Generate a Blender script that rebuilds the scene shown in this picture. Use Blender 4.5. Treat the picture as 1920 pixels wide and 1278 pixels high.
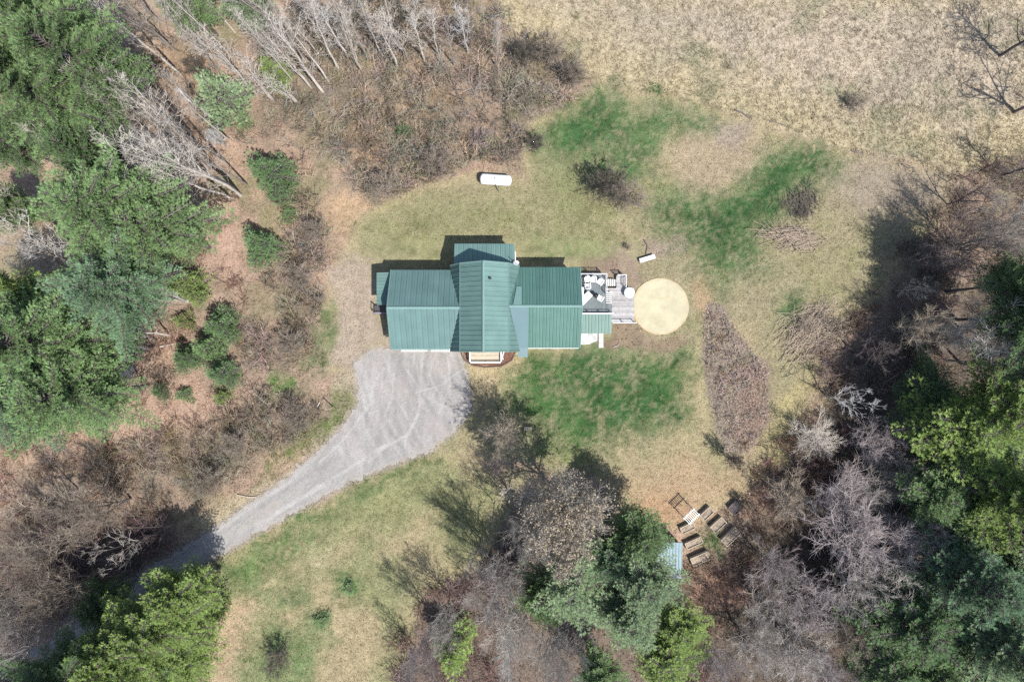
import bpy, math, random
import numpy as np
from mathutils import Vector

for o in list(bpy.data.objects):
    bpy.data.objects.remove(o)
scn = bpy.context.scene
COL = scn.collection
R = math.radians

# ------------------------------------------------------------------ camera, sky, sun, exposure
H = 65.0                       # height of the camera above the ground
PX = 1920 / (2 * 0.75 * H)     # photograph pixels per metre on the ground
cam_d = bpy.data.cameras.new('camera')
cam_d.sensor_width = 36.0
cam_d.lens = 24.0
cam_d.clip_end = 2000.0
cam = bpy.data.objects.new('camera', cam_d)
COL.objects.link(cam)
cam.location = (0, 0, H)
scn.camera = cam

SUN_EL = R(60)
SUNX, SUNY = 0.68, -0.733       # horizontal direction towards the sun
world = bpy.data.worlds.new('World')
scn.world = world
world.use_nodes = True
wn = world.node_tree.nodes
sky = wn.new('ShaderNodeTexSky')
sky.sky_type = 'NISHITA'
sky.sun_disc = False
sky.sun_elevation = SUN_EL
sky.sun_rotation = math.atan2(SUNX, SUNY)
world.node_tree.links.new(sky.outputs[0], wn['Background'].inputs[0])
wn['Background'].inputs[1].default_value = 0.125

sl = bpy.data.lights.new('sun', 'SUN')
sl.energy = 4.6
sl.angle = R(0.55)
sl.color = (1.0, 0.965, 0.915)
sun = bpy.data.objects.new('sun', sl)
COL.objects.link(sun)
d = Vector((SUNX * math.cos(SUN_EL), SUNY * math.cos(SUN_EL), math.sin(SUN_EL)))
sun.rotation_euler = d.to_track_quat('Z', 'Y').to_euler()
sun.location = (40, -40, 60)

scn.view_settings.view_transform = 'Standard'
scn.view_settings.look = 'None'
scn.view_settings.gamma = 1.0
scn.view_settings.use_curve_mapping = False
scn.view_settings.exposure = 0.83
scn.render.engine = 'CYCLES'
scn.cycles.max_bounces = 5
scn.cycles.diffuse_bounces = 3
scn.cycles.use_denoising = False


# ------------------------------------------------------------------ helpers
def G(px, py, z=0.0):
    """world point at height z that the photograph shows at pixel (px, py)"""
    k = (1 - z / H) / PX
    return ((px - 960) * k, (639 - py) * k)


def G3(px, py, z=0.0):
    x, y = G(px, py, z)
    return Vector((x, y, z))


def lin(c):
    c = c / 255.0
    return c / 12.92 if c <= 0.04045 else ((c + 0.055) / 1.055) ** 2.4


KA = 0.51


def S(r, g, b, k=KA):
    """base colour of a thing that full sun shows at this picture value"""
    return (lin(r) * k, lin(g) * k, lin(b) * k)


_rt = np.random.RandomState(7).rand(256, 256)


def vn(x, y, scale, seed=0):
    x = np.asarray(x, float) / scale + seed * 17.31
    y = np.asarray(y, float) / scale + seed * 9.77
    xi = np.floor(x).astype(int); yi = np.floor(y).astype(int)
    fx = x - xi; fy = y - yi
    fx = fx * fx * (3 - 2 * fx); fy = fy * fy * (3 - 2 * fy)
    a = _rt[xi & 255, yi & 255]; b = _rt[(xi + 1) & 255, yi & 255]
    c = _rt[xi & 255, (yi + 1) & 255]; e = _rt[(xi + 1) & 255, (yi + 1) & 255]
    return (a * (1 - fx) + b * fx) * (1 - fy) + (c * (1 - fx) + e * fx) * fy


def fbm(x, y, scale, seed=0, n=4):
    s = 0; w = 0; a = 1.0
    for i in range(n):
        s = s + a * vn(x, y, scale / 2 ** i, seed + i * 3); w += a; a *= 0.55
    return s / w


def mat(name, col, rough=0.8, vary=0.15, scale=3.0, obj_vary=0.0, spec=0.3, metal=0.0, bump=0.0, bscale=20.0,
        attr=None, trans=0.0, wave=None):
    m = bpy.data.materials.new(name)
    m.use_nodes = True
    nt = m.node_tree; N = nt.nodes; L = nt.links
    b = N['Principled BSDF']
    b.inputs['Roughness'].default_value = rough
    b.inputs['Metallic'].default_value = metal
    b.inputs['Specular IOR Level'].default_value = spec
    tc = N.new('ShaderNodeTexCoord')
    nz = N.new('ShaderNodeTexNoise')
    nz.inputs['Scale'].default_value = scale
    nz.inputs['Detail'].default_value = 5.0
    L.new(tc.outputs['Object'], nz.inputs['Vector'])
    mr = N.new('ShaderNodeMapRange')
    mr.inputs[1].default_value = 0.25; mr.inputs[2].default_value = 0.75
    mr.inputs[3].default_value = 1 - vary; mr.inputs[4].default_value = 1 + vary
    L.new(nz.outputs['Fac'], mr.inputs[0])
    fac = mr.outputs[0]
    if obj_vary:
        oi = N.new('ShaderNodeObjectInfo')
        m2 = N.new('ShaderNodeMapRange')
        m2.inputs[3].default_value = 1 - obj_vary; m2.inputs[4].default_value = 1 + obj_vary
        L.new(oi.outputs['Random'], m2.inputs[0])
        mm = N.new('ShaderNodeMath'); mm.operation = 'MULTIPLY'
        L.new(fac, mm.inputs[0]); L.new(m2.outputs[0], mm.inputs[1])
        fac = mm.outputs[0]
    vm = N.new('ShaderNodeVectorMath'); vm.operation = 'SCALE'
    L.new(fac, vm.inputs['Scale'])
    if attr:
        at = N.new('ShaderNodeAttribute'); at.attribute_name = attr
        if col is None:
            L.new(at.outputs['Color'], vm.inputs[0])
        else:
            mx = N.new('ShaderNodeVectorMath'); mx.operation = 'MULTIPLY'
            mx.inputs[1].default_value = col
            L.new(at.outputs['Color'], mx.inputs[0])
            L.new(mx.outputs[0], vm.inputs[0])
    else:
        vm.inputs[0].default_value = col
    L.new(vm.outputs[0], b.inputs['Base Color'])
    if bump:
        n2 = N.new('ShaderNodeTexNoise')
        n2.inputs['Scale'].default_value = bscale; n2.inputs['Detail'].default_value = 4
        L.new(tc.outputs['Object'], n2.inputs['Vector'])
        bp = N.new('ShaderNodeBump')
        bp.inputs['Strength'].default_value = bump; bp.inputs['Distance'].default_value = 0.08
        L.new(n2.outputs['Fac'], bp.inputs['Height'])
        L.new(bp.outputs[0], b.inputs['Normal'])
    if trans:
        tr = N.new('ShaderNodeBsdfTranslucent')
        L.new(vm.outputs[0], tr.inputs[0])
        ms = N.new('ShaderNodeMixShader'); ms.inputs[0].default_value = trans
        L.new(b.outputs[0], ms.inputs[1]); L.new(tr.outputs[0], ms.inputs[2])
        L.new(ms.outputs[0], N['Material Output'].inputs[0])
    return m


def np_mesh(name, V, F, material, tint=None):
    """mesh from vertex array and a face array (all tris or all quads), optional per-vertex tint"""
    me = bpy.data.meshes.new(name)
    V = np.asarray(V, np.float32); F = np.asarray(F, np.int32)
    k = F.shape[1]
    me.vertices.add(len(V)); me.vertices.foreach_set('co', V.ravel())
    me.loops.add(F.size); me.loops.foreach_set('vertex_index', F.ravel())
    me.polygons.add(len(F)); me.polygons.foreach_set('loop_start', np.arange(0, F.size, k, dtype=np.int32))
    if tint is not None:
        a = me.attributes.new('tint', 'FLOAT_COLOR', 'POINT')
        c = np.ones((len(V), 4), np.float32); c[:, :3] = tint
        a.data.foreach_set('color', c.ravel())
    if material: me.materials.append(material)
    me.update(calc_edges=True)
    return me


def link(name, me, parent=None, loc=(0, 0, 0)):
    o = bpy.data.objects.new(name, me)
    o.location = loc
    if parent: o.parent = parent
    COL.objects.link(o)
    return o


def tag(o, label=None, cat=None, group=None, kind=None):
    if label: o['label'] = label
    if cat: o['category'] = cat
    if group: o['group'] = group
    if kind: o['kind'] = kind
    return o


def empty(name, loc, rz=0.0, label=None, cat=None, group=None):
    o = bpy.data.objects.new(name, None)
    o.location = loc; o.rotation_euler = (0, 0, rz); o.empty_display_size = 0.3
    COL.objects.link(o)
    return tag(o, label, cat, group)


class MB:
    def __init__(s):
        s.v = []; s.f = []

    def box(s, c, size, rz=0.0, rx=0.0, ry=0.0):
        from mathutils import Euler
        e = Euler((rx, ry, rz)).to_matrix()
        n = len(s.v)
        for dx, dy, dz in ((-1, -1, -1), (1, -1, -1), (1, 1, -1), (-1, 1, -1), (-1, -1, 1), (1, -1, 1), (1, 1, 1), (-1, 1, 1)):
            s.v.append(tuple(Vector(c) + e @ Vector((dx * size[0] / 2, dy * size[1] / 2, dz * size[2] / 2))))
        for q in ((0, 3, 2, 1), (4, 5, 6, 7), (0, 1, 5, 4), (1, 2, 6, 5), (2, 3, 7, 6), (3, 0, 4, 7)):
            s.f.append([n + i for i in q])
        return s

    def tube(s, pts, rad, n=8, cap=True):
        pts = [Vector(p) for p in pts]
        rad = rad if isinstance(rad, (list, tuple)) else [rad] * len(pts)
        base = len(s.v)
        for i, p in enumerate(pts):
            t = (pts[min(i + 1, len(pts) - 1)] - pts[max(i - 1, 0)]).normalized()
            a = Vector((0, 0, 1)) if abs(t.z) < 0.9 else Vector((1, 0, 0))
            u = t.cross(a).normalized(); w = t.cross(u)
            for k in range(n):
                an = 2 * math.pi * k / n
                s.v.append(tuple(p + (u * math.cos(an) + w * math.sin(an)) * rad[i]))
        for i in range(len(pts) - 1):
            for k in range(n):
                a = base + i * n + k; b = base + i * n + (k + 1) % n
                s.f.append([a, b, b + n, a + n])
        if cap:
            s.f.append([base + k for k in range(n)])
            s.f.append([base + (len(pts) - 1) * n + k for k in range(n - 1, -1, -1)])
        return s

    def poly_slab(s, pts, off):
        """polygon (3D points) thickened along vector off"""
        n = len(s.v); k = len(pts); off = Vector(off)
        for p in pts: s.v.append(tuple(Vector(p)))
        for p in pts: s.v.append(tuple(Vector(p) + off))
        s.f.append([n + k + i for i in range(k)])
        s.f.append([n + i for i in range(k - 1, -1, -1)])
        for i in range(k):
            j = (i + 1) % k
            s.f.append([n + i, n + j, n + k + j, n + k + i])
        return s

    def lathe(s, prof, n=24, c=(0, 0, 0)):
        base = len(s.v)
        for (r, z) in prof:
            for k in range(n):
                a = 2 * math.pi * k / n
                s.v.append((c[0] + r * math.cos(a), c[1] + r * math.sin(a), c[2] + z))
        for i in range(len(prof) - 1):
            for k in range(n):
                a = base + i * n + k; b = base + i * n + (k + 1) % n
                s.f.append([a, b, b + n, a + n])
        return s

    def mesh(s, name, m, smooth=False):
        me = bpy.data.meshes.new(name)
        me.from_pydata(s.v, [], s.f)
        if m: me.materials.append(m)
        if smooth:
            for p in me.polygons: p.use_smooth = True
        import bmesh
        bm = bmesh.new(); bm.from_mesh(me)
        bmesh.ops.recalc_face_normals(bm, faces=bm.faces)
        bm.to_mesh(me); bm.free()
        me.update()
        return me

    def build(s, name, m, parent=None, loc=(0, 0, 0), smooth=False):
        return link(name, s.mesh(name, m, smooth), parent, loc)


def copy_tree(o, parent=None):
    c = o.copy(); COL.objects.link(c)
    if parent: c.parent = parent
    for ch in list(o.children):
        copy_tree(ch, c)
    return c


def tubes(P0, P1, r0, r1, tint=None, sides=3):
    """many tapered prisms at once -> V, F (quads), tint"""
    P0 = np.asarray(P0, float); P1 = np.asarray(P1, float)
    n = len(P0)
    t = P1 - P0
    t /= np.maximum(np.linalg.norm(t, axis=1, keepdims=True), 1e-6)
    a = np.where(np.abs(t[:, 2:3]) < 0.9, np.array([[0, 0, 1.0]]), np.array([[1.0, 0, 0]]))
    u = np.cross(t, a); u /= np.linalg.norm(u, axis=1, keepdims=True)
    w = np.cross(t, u)
    V = np.zeros((n, 2 * sides, 3))
    for k in range(sides):
        an = 2 * math.pi * k / sides
        dv = u * math.cos(an) + w * math.sin(an)
        V[:, k] = P0 + dv * np.asarray(r0).reshape(-1, 1)
        V[:, sides + k] = P1 + dv * np.asarray(r1).reshape(-1, 1)
    base = (np.arange(n) * 2 * sides)[:, None]
    F = []
    for k in range(sides):
        j = (k + 1) % sides
        F.append(np.concatenate([base + k, base + j, base + sides + j, base + sides + k], 1))
    F = np.stack(F, 1).reshape(-1, 4)
    T = None if tint is None else np.repeat(np.asarray(tint), 2 * sides, axis=0)
    return V.reshape(-1, 3), F, T


def tri_blades(C, D, L, W, rng, flat=0.0):
    """single-triangle blades: base centre C, direction D (unit), length L, width W"""
    n = len(C)
    rnd = rng.normal(size=(n, 3))
    rnd[:, 2] += flat
    s = np.cross(D, rnd); s /= np.maximum(np.linalg.norm(s, axis=1, keepdims=True), 1e-6)
    L = np.asarray(L).reshape(-1, 1); W = np.asarray(W).reshape(-1, 1)
    V = np.stack([C - s * W / 2, C + s * W / 2, C + D * L], 1).reshape(-1, 3)
    F = np.arange(3 * n).reshape(-1, 3)
    return V, F


# ------------------------------------------------------------------ polygons in photograph pixels
def in_poly(px, py, poly):
    inside = np.zeros(px.shape, bool)
    n = len(poly)
    for i in range(n):
        x0, y0 = poly[i]; x1, y1 = poly[(i + 1) % n]
        c = ((y0 > py) != (y1 > py))
        xx = (x1 - x0) * (py - y0) / ((y1 - y0) if y1 != y0 else 1e-9) + x0
        inside ^= c & (px < xx)
    return inside


def seg_dist(px, py, pts, closed=True):
    dmin = np.full(px.shape, 1e9)
    n = len(pts)
    for i in range(n if closed else n - 1):
        x0, y0 = pts[i]; x1, y1 = pts[(i + 1) % n]
        dx, dy = x1 - x0, y1 - y0
        t = np.clip(((px - x0) * dx + (py - y0) * dy) / max(dx * dx + dy * dy, 1e-9), 0, 1)
        dmin = np.minimum(dmin, np.hypot(px - x0 - t * dx, py - y0 - t * dy))
    return dmin


def sdist(px, py, poly):
    dd = seg_dist(px, py, poly)
    return np.where(in_poly(px, py, poly), -dd, dd)


def soft(sd, w):
    return np.clip(0.5 - sd / (2 * w), 0, 1)


MEADOW = [(900, -90), (940, 30), (1000, 90), (1090, 118), (1112, 150), (1180, 165), (1260, 180), (1380, 214), (1500, 252),
          (1610, 288), (1700, 296), (1780, 330), (1880, 300), (1990, 240), (2100, -90)]
LAWN = [(604, 640), (618, 520), (650, 450), (690, 395), (800, 345), (900, 322), (984, 335), (972, 262), (995, 222), (1090, 188),
        (1122, 155), (1250, 175), (1380, 215), (1500, 255), (1620, 290), (1790, 320), (1760, 420), (1690, 480), (1660, 560),
        (1560, 600), (1535, 700), (1500, 800), (1430, 880), (1390, 930), (1280, 990), (1170, 975), (1120, 880), (960, 860),
        (820, 860), (800, 800), (860, 700), (730, 640), (660, 700), (620, 700)]
FIELD = [(250, 1090), (420, 1040), (640, 925), (820, 848), (900, 860), (960, 950), (900, 1060), (800, 1110), (740, 1300), (380, 1300),
         (400, 1150), (330, 1110)]
DRIVE = [(-160, 1340), (0, 1245), (80, 1188), (200, 1105), (300, 1052), (380, 1005), (450, 955), (540, 893), (600, 843), (648, 792),
         (672, 755), (670, 715), (662, 680), (700, 652), (735, 656), (850, 656), (866, 668), (874, 700), (884, 738), (882, 768), (850, 810),
         (805, 846), (700, 884), (620, 922), (520, 978), (420, 1036), (390, 1050), (300, 1098), (200, 1162), (80, 1238),
         (10, 1282), (-140, 1366)]
GREENS = [
    ([(985, 240), (1050, 205), (1100, 185), (1150, 158), (1185, 180), (1200, 205), (1310, 215), (1330, 240), (1250, 252), (1222, 300),
      (1200, 340), (1130, 350), (1090, 310), (1050, 300), (1000, 282)], 16, (86, 120, 66)),
    ([(1232, 352), (1330, 372), (1400, 350), (1440, 290), (1500, 262), (1580, 290), (1570, 325), (1505, 350), (1470, 400), (1425, 430),
      (1435, 500), (1350, 545), (1322, 505), (1290, 480), (1230, 410)], 18, (82, 116, 62)),
    ([(985, 672), (1100, 655), (1280, 656), (1306, 690), (1285, 760), (1240, 806), (1150, 826), (1080, 838), (1000, 812), (960, 770),
      (962, 710)], 16, (70, 114, 54)),
    ([(1080, 680), (1130, 690), (1170, 740), (1260, 700), (1250, 780), (1160, 800), (1100, 770)], 22, (48, 98, 46)),
    ([(1040, 225), (1120, 200), (1130, 250), (1060, 270)], 18, (54, 104, 52)),
    ([(1290, 400), (1390, 380), (1460, 310), (1530, 280), (1500, 330), (1420, 420), (1360, 470), (1310, 450)], 20, (52, 98, 50)),
    ([(1470, 545), (1500, 540), (1512, 580), (1480, 600), (1458, 585)], 10, (80, 116, 66)),
    ([(760, 450), (800, 440), (840, 470), (820, 485), (740, 490), (720, 475)], 16, (138, 144, 88)),
    ([(970, 455), (1030, 440), (1120, 450), (1140, 470), (1090, 490), (975, 486)], 14, (128, 140, 84)),
    ([(1000, 310), (1090, 300), (1110, 380), (1060, 400)], 20, (138, 146, 92)),
    ([(1000, 830), (1080, 840), (1120, 880), (1060, 870), (980, 850)], 14, (110, 135, 70)),
    ([(1300, 1000), (1330, 985), (1365, 1020), (1340, 1050), (1310, 1020)], 8, (92, 122, 66)),
    ([(612, 575), (622, 590), (612, 650), (600, 690), (575, 670), (590, 620)], 10, (110, 130, 80)),
    ([(600, 770), (640, 735), (665, 740), (650, 780), (600, 830), (530, 880), (480, 905), (520, 860)], 9, (112, 128, 66)),
    ([(500, 690), (530, 700), (550, 735), (515, 735)], 8, (98, 136, 60)),
    ([(1228, 165), (1258, 172), (1254, 182), (1230, 176)], 3, (70, 112, 58)),
    ([(1170, 300), (1186, 302), (1184, 320), (1168, 320)], 3, (76, 118, 62)),
    ([(800, 868), (830, 862), (800, 885), (700, 920), (660, 930), (720, 892)], 6, (68, 110, 50)),
    ([(620, 940), (680, 915), (690, 928), (640, 955), (560, 990), (520, 1005), (560, 970)], 9, (80, 116, 58)),
    ([(400, 1060), (520, 1000), (590, 975), (600, 1000), (560, 1050), (500, 1090), (420, 1110)], 20, (100, 130, 68)),
    ([(470, 1170), (560, 1180), (600, 1230), (590, 1290), (480, 1290)], 18, (112, 136, 80)),
    ([(470, 1100), (560, 1090), (580, 1130), (500, 1150)], 14, (124, 140, 88)),
    ([(640, 1080), (690, 1090), (680, 1130), (640, 1120)], 10, (100, 128, 74)),
    ([(580, 1145), (630, 1150), (630, 1185), (590, 1180)], 10, (108, 130, 80)),
    ([(840, 890), (900, 920), (880, 1000), (820, 1000), (800, 930)], 20, (134, 144, 88)),
    ([(680, 420), (780, 390), (900, 380), (1000, 400), (1000, 440), (860, 430), (700, 450)], 22, (140, 142, 88)),
    ([(1000, 340), (1090, 330), (1180, 420), (1150, 460), (1060, 430)], 22, (142, 142, 92)),
    ([(640, 955), (800, 890), (820, 900), (760, 960), (640, 1020), (560, 1060)], 24, (150, 150, 98)),
]
BUFFS = [
    ([(1250, 270), (1330, 250), (1420, 235), (1440, 280), (1400, 330), (1330, 350), (1260, 320)], 16, (190, 168, 132)),
    ([(1320, 228), (1410, 222), (1400, 275), (1330, 275)], 12, (178, 160, 138)),
    ([(1540, 320), (1640, 290), (1790, 320), (1770, 400), (1640, 400), (1560, 380)], 26, (178, 160, 135)),
    ([(1290, 640), (1330, 640), (1345, 850), (1260, 900), (1230, 830), (1290, 760)], 20, (190, 174, 126)),
    ([(1150, 890), (1300, 860), (1400, 900), (1290, 980), (1200, 975)], 26, (200, 170, 128)),
    ([(1180, 930), (1270, 920), (1300, 950), (1250, 985), (1190, 965)], 12, (204, 164, 122)),
    ([(880, 690), (980, 660), (985, 700), (940, 745), (890, 740)], 12, (206, 184, 136)),
    ([(1440, 800), (1500, 700), (1520, 720), (1480, 850), (1420, 880)], 14, (200, 184, 124)),
    ([(615, 520), (650, 470), (690, 500), (705, 560), (735, 640), (700, 655), (650, 690), (610, 680), (630, 600)], 12, (190, 170, 148)),
    ([(640, 700), (670, 690), (680, 770), (650, 800), (600, 850), (560, 880)], 5, (190, 172, 142)),
    ([(330, 980), (560, 880), (540, 900), (380, 1005)], 6, (196, 178, 140)),
    ([(1130, 480), (1180, 470), (1200, 520), (1180, 545), (1150, 525), (1120, 500)], 8, (168, 146, 122)),
    ([(1215, 445), (1280, 440), (1300, 465), (1270, 480), (1220, 478)], 7, (178, 156, 134)),
    ([(1290, 520), (1330, 525), (1325, 590), (1300, 580)], 8, (200, 168, 124)),
    ([(560, 1000), (620, 1010), (610, 1070), (575, 1060)], 8, (198, 184, 140)),
    ([(560, 1090), (660, 1100), (720, 1200), (700, 1290), (600, 1290), (620, 1180)], 22, (192, 172, 128)),
    ([(390, 1150), (470, 1110), (480, 1180), (430, 1290), (380, 1290)], 18, (204, 176, 136)),
]
MULCH = [
    ([(1322, 560), (1350, 572), (1398, 640), (1438, 690), (1442, 790), (1404, 850), (1364, 852), (1338, 780), (1318, 650)], 4, (156, 140, 126)),
    ([(1385, 690), (1436, 690), (1440, 790), (1404, 846), (1375, 800)], 14, (160, 124, 108)),
    ([(1148, 606), (1186, 606), (1200, 618), (1238, 630), (1276, 622), (1290, 640), (1270, 656), (1200, 652), (1150, 650)], 6, (152, 120, 104)),
    ([(866, 656), (870, 672), (886, 684), (908, 687), (940, 685), (958, 674), (967, 656)], 1.5, (140, 96, 80)),
    ([(1100, 484), (1155, 480), (1165, 512), (1135, 516), (1098, 512)], 6, (150, 122, 106)),
    ([(1122, 640), (1160, 640), (1150, 655), (1122, 655)], 3, (150, 118, 96)),
]
LEAFBED = [(1328, 575), (1350, 582), (1392, 645), (1430, 695), (1434, 785), (1400, 840), (1366, 842), (1344, 775), (1326, 650)]
THICKETS = [   # (outline, clumps per square metre, tint)
    ([(470, 70), (560, 20), (700, -30), (900, -30), (955, 40), (1000, 80), (1090, 104), (1108, 150), (1060, 190), (985, 220), (976, 290),
      (900, 312), (800, 342), (700, 374), (655, 330), (630, 280), (560, 240), (520, 180)], 0.85, (158, 144, 122)),
    ([(200, 130), (330, 60), (470, 70), (560, 240), (640, 290), (600, 340), (520, 330), (420, 250), (300, 220)], 0.35, (166, 148, 126)),
    ([(520, 330), (600, 370), (640, 420), (600, 520), (610, 600), (540, 620), (500, 520), (530, 440)], 0.7, (156, 140, 118)),
    ([(450, 610), (560, 610), (600, 640), (560, 690), (470, 700), (440, 660)], 0.7, (156, 138, 118)),
    ([(480, 720), (560, 730), (610, 770), (560, 830), (470, 880), (330, 960), (220, 930), (150, 870), (300, 800), (400, 790)], 0.75, (156, 140, 116)),
    ([(0, 840), (200, 800), (260, 860), (300, 960), (120, 1000), (-20, 950)], 0.35, (160, 134, 112)),
    ([(-30, 950), (300, 950), (330, 1040), (220, 1110), (100, 1190), (-60, 1280)], 0.45, (128, 104, 96)),
    ([(100, 420), (420, 380), (480, 560), (440, 760), (250, 820), (240, 640), (150, 480)], 0.22, (160, 132, 112)),
    ([(1540, 590), (1700, 520), (1720, 430), (1790, 330), (1920, 280), (1980, 500), (1800, 700), (1560, 760), (1500, 660)], 0.5, (142, 122, 106)),
    ([(1440, 830), (1560, 760), (1640, 900), (1400, 1020), (1380, 960)], 0.5, (150, 124, 108)),
    ([(1280, 1060), (1420, 1000), (1460, 1100), (1380, 1300), (1250, 1300)], 0.4, (150, 126, 108)),
    ([(740, 1120), (880, 1080), (940, 1000), (1000, 1080), (960, 1300), (740, 1300)], 0.45, (146, 120, 110)),
    ([(1440, 1000), (1920, 900), (1980, 1300), (1380, 1300)], 0.25, (112, 96, 86)),
]
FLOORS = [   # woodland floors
    ([(1560, 760), (1700, 640), (1960, 420), (2100, 400), (2100, 1400), (1240, 1400), (1290, 1080), (1420, 1060), (1440, 900)], 30, (108, 96, 84)),  # brown-grey floor, colour darkened to paint deeper shade under the bare crowns
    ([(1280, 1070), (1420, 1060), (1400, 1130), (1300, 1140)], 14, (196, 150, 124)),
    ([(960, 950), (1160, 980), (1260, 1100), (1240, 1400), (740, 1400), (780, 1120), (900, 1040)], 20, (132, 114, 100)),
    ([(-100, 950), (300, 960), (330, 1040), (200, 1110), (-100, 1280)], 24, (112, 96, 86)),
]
TANS = [
    ([(800, 180), (850, 150), (880, 185), (800, 225), (760, 240), (750, 205)], 12, (208, 172, 130)),
    ([(660, 230), (740, 235), (745, 270), (690, 310), (660, 290)], 12, (212, 172, 136)),
    ([(620, 370), (680, 350), (690, 390), (640, 440), (600, 420)], 14, (212, 176, 132)),
    ([(200, 30), (420, 120), (400, 190), (300, 140)], 22, (205, 168, 128)),
    ([(360, 400), (440, 360), (460, 480), (440, 560), (380, 520)], 18, (212, 172, 146)),
    ([(230, 760), (330, 700), (440, 760), (420, 800), (220, 830)], 16, (214, 174, 146)),
    ([(0, 800), (160, 790), (220, 830), (100, 880), (0, 880)], 18, (212, 176, 142)),
    ([(230, 610), (330, 620), (350, 700), (250, 690)], 16, (206, 168, 138)),
]

CELL = 0.25
gx = np.arange(-57, 57.01, CELL); gy = np.arange(-41, 41.01, CELL)
GX, GY = np.meshgrid(gx, gy, indexing='ij')


def paint(X, Y):
    px0 = X * PX + 960; py0 = 639 - Y * PX
    wx = (fbm(X, Y, 2.5, 1) - 0.5) * 60 + (fbm(X, Y, 0.7, 2, 2) - 0.5) * 26
    wy = (fbm(X, Y, 2.5, 11) - 0.5) * 60 + (fbm(X, Y, 0.7, 12, 2) - 0.5) * 26
    big = fbm(X, Y, 6, 21); mid = fbm(X, Y, 1.6, 31); fine = fbm(X, Y, 0.5, 41, 2)

    def c3(rgb): return np.array(S(*rgb))

    def mixc(A, rgb, w):
        return A * (1 - w[..., None]) + c3(rgb) * w[..., None]
    A = np.zeros(X.shape + (3,)) + c3((190, 160, 134))
    A = mixc(A, (160, 142, 114), np.clip((mid - 0.42) * 3.2, 0, 1))
    A = mixc(A, (208, 170, 140), np.clip((big - 0.5) * 4, 0, 1) * 0.8)
    A = mixc(A, (150, 146, 100), np.clip((fbm(X, Y, 4, 51) - 0.56) * 5, 0, 1) * 0.7)

    def lay(lst, amp, k=1.0):
        nonlocal A
        for poly, w, rgb in lst:
            sd = sdist(px0 + wx * amp, py0 + wy * amp, poly)
            A = mixc(A, rgb, soft(sd, w) * k)
    lay(TANS, 0.8, 0.85)
    for poly, dens, rgb in THICKETS:
        sd = sdist(px0 + wx * 0.7, py0 + wy * 0.7, poly)
        A = mixc(A, (126, 116, 102), soft(sd, 14) * min(0.6, dens) * np.clip(0.3 + (mid - 0.3) * 2.2, 0, 1))
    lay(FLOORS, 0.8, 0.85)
    # meadow
    sd = sdist(px0 + wx * 0.25, py0 + wy * 0.25, MEADOW)
    m = soft(sd, 5)
    M = np.zeros(X.shape + (3,)) + c3((208, 189, 160))
    M = mixc(M, (170, 158, 134), np.clip((big - 0.45) * 4, 0, 1) * 0.35)
    band = np.clip(1.25 + sd / 105 + (mid - 0.5) * 0.9, 0, 1)
    leftw = np.clip((1180 - px0) / 150, 0, 1) * 0.6
    M = mixc(M, (204, 186, 142), np.maximum(band, leftw))
    M = mixc(M, (150, 150, 112), np.clip((fbm(X, Y, 3, 61) - 0.58) * 6, 0, 1) * 0.6)
    A = A * (1 - m[..., None]) + M * m[..., None]
    # lawn and field
    for poly in (LAWN, FIELD):
        sd = sdist(px0 + wx * 0.2, py0 + wy * 0.2, poly)
        m = soft(sd, 7)
        M = np.zeros(X.shape + (3,)) + c3((176, 164, 122) if poly is LAWN else (162, 162, 110))
        M = mixc(M, (154, 150, 98), np.clip((mid - 0.45) * 3, 0, 1) * 0.75)
        M = mixc(M, (198, 176, 132), np.clip((big - 0.5) * 5, 0, 1) * 0.7)
        A = A * (1 - m[..., None]) + M * m[..., None]
        edge = np.clip(1 - np.abs(sd + 8) / 12, 0, 1) * 0.45
        A = mixc(A, (210, 186, 138), edge)
    lay(BUFFS, 0.8, 0.9)
    A0 = A.copy(); GR = np.zeros(X.shape); GCOL = np.zeros(X.shape + (3,)) + c3((84, 118, 60))
    f3 = vn(X, Y, 0.27, 43)
    for poly, w, rgb in GREENS:
        sd = sdist(px0 + wx * 0.9, py0 + wy * 0.9, poly)
        k = min(1, w / 12)
        g = soft(sd + (mid - 0.5) * 46 * k + (fine - 0.5) * 22 * k - 4 * k, w * 1.5)
        g = g * np.clip(0.72 + (mid - 0.42) * 0.9 + (f3 - 0.5) * 1.0, 0.18, 1)
        tone = (0.82 + 0.5 * vn(X, Y, 1.1, 47))[..., None]
        GCOL = GCOL * (1 - g[..., None]) + c3(rgb) * tone * g[..., None]
        GR = np.maximum(GR, g)
        A = A * (1 - g[..., None] * 0.95) + c3(rgb) * tone * g[..., None] * 0.95
    lay(MULCH[:1], 0.34, 0.9); lay(MULCH[1:2], 0.7, 0.45); lay(MULCH[2:3], 0.4, 0.6); lay(MULCH[3:4], 0.1, 0.95); lay(MULCH[4:], 0.3, 0.6)
    # pale stony shoulders of the drive
    sd = sdist(px0 + wx * 0.12, py0 + wy * 0.12, DRIVE)
    A = mixc(A, (188, 176, 160), soft(sd - 3, 7) * 0.85)
    lum = 0.86 + 0.28 * fine + 0.16 * (mid - 0.5)
    A = A * lum[..., None]
    def grey(Q):
        g = Q.mean(-1, keepdims=True)
        return g + (Q - g) * 0.80
    return grey(A), grey(A0 * lum[..., None]), GCOL, GR


GC, GC0, GCG, GGR = paint(GX, GY)


def sample_col(x, y):
    i = np.clip(((x - gx[0]) / CELL).round().astype(int), 0, len(gx) - 1)
    j = np.clip(((y - gy[0]) / CELL).round().astype(int), 0, len(gy) - 1)
    return GC[i, j]


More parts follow.
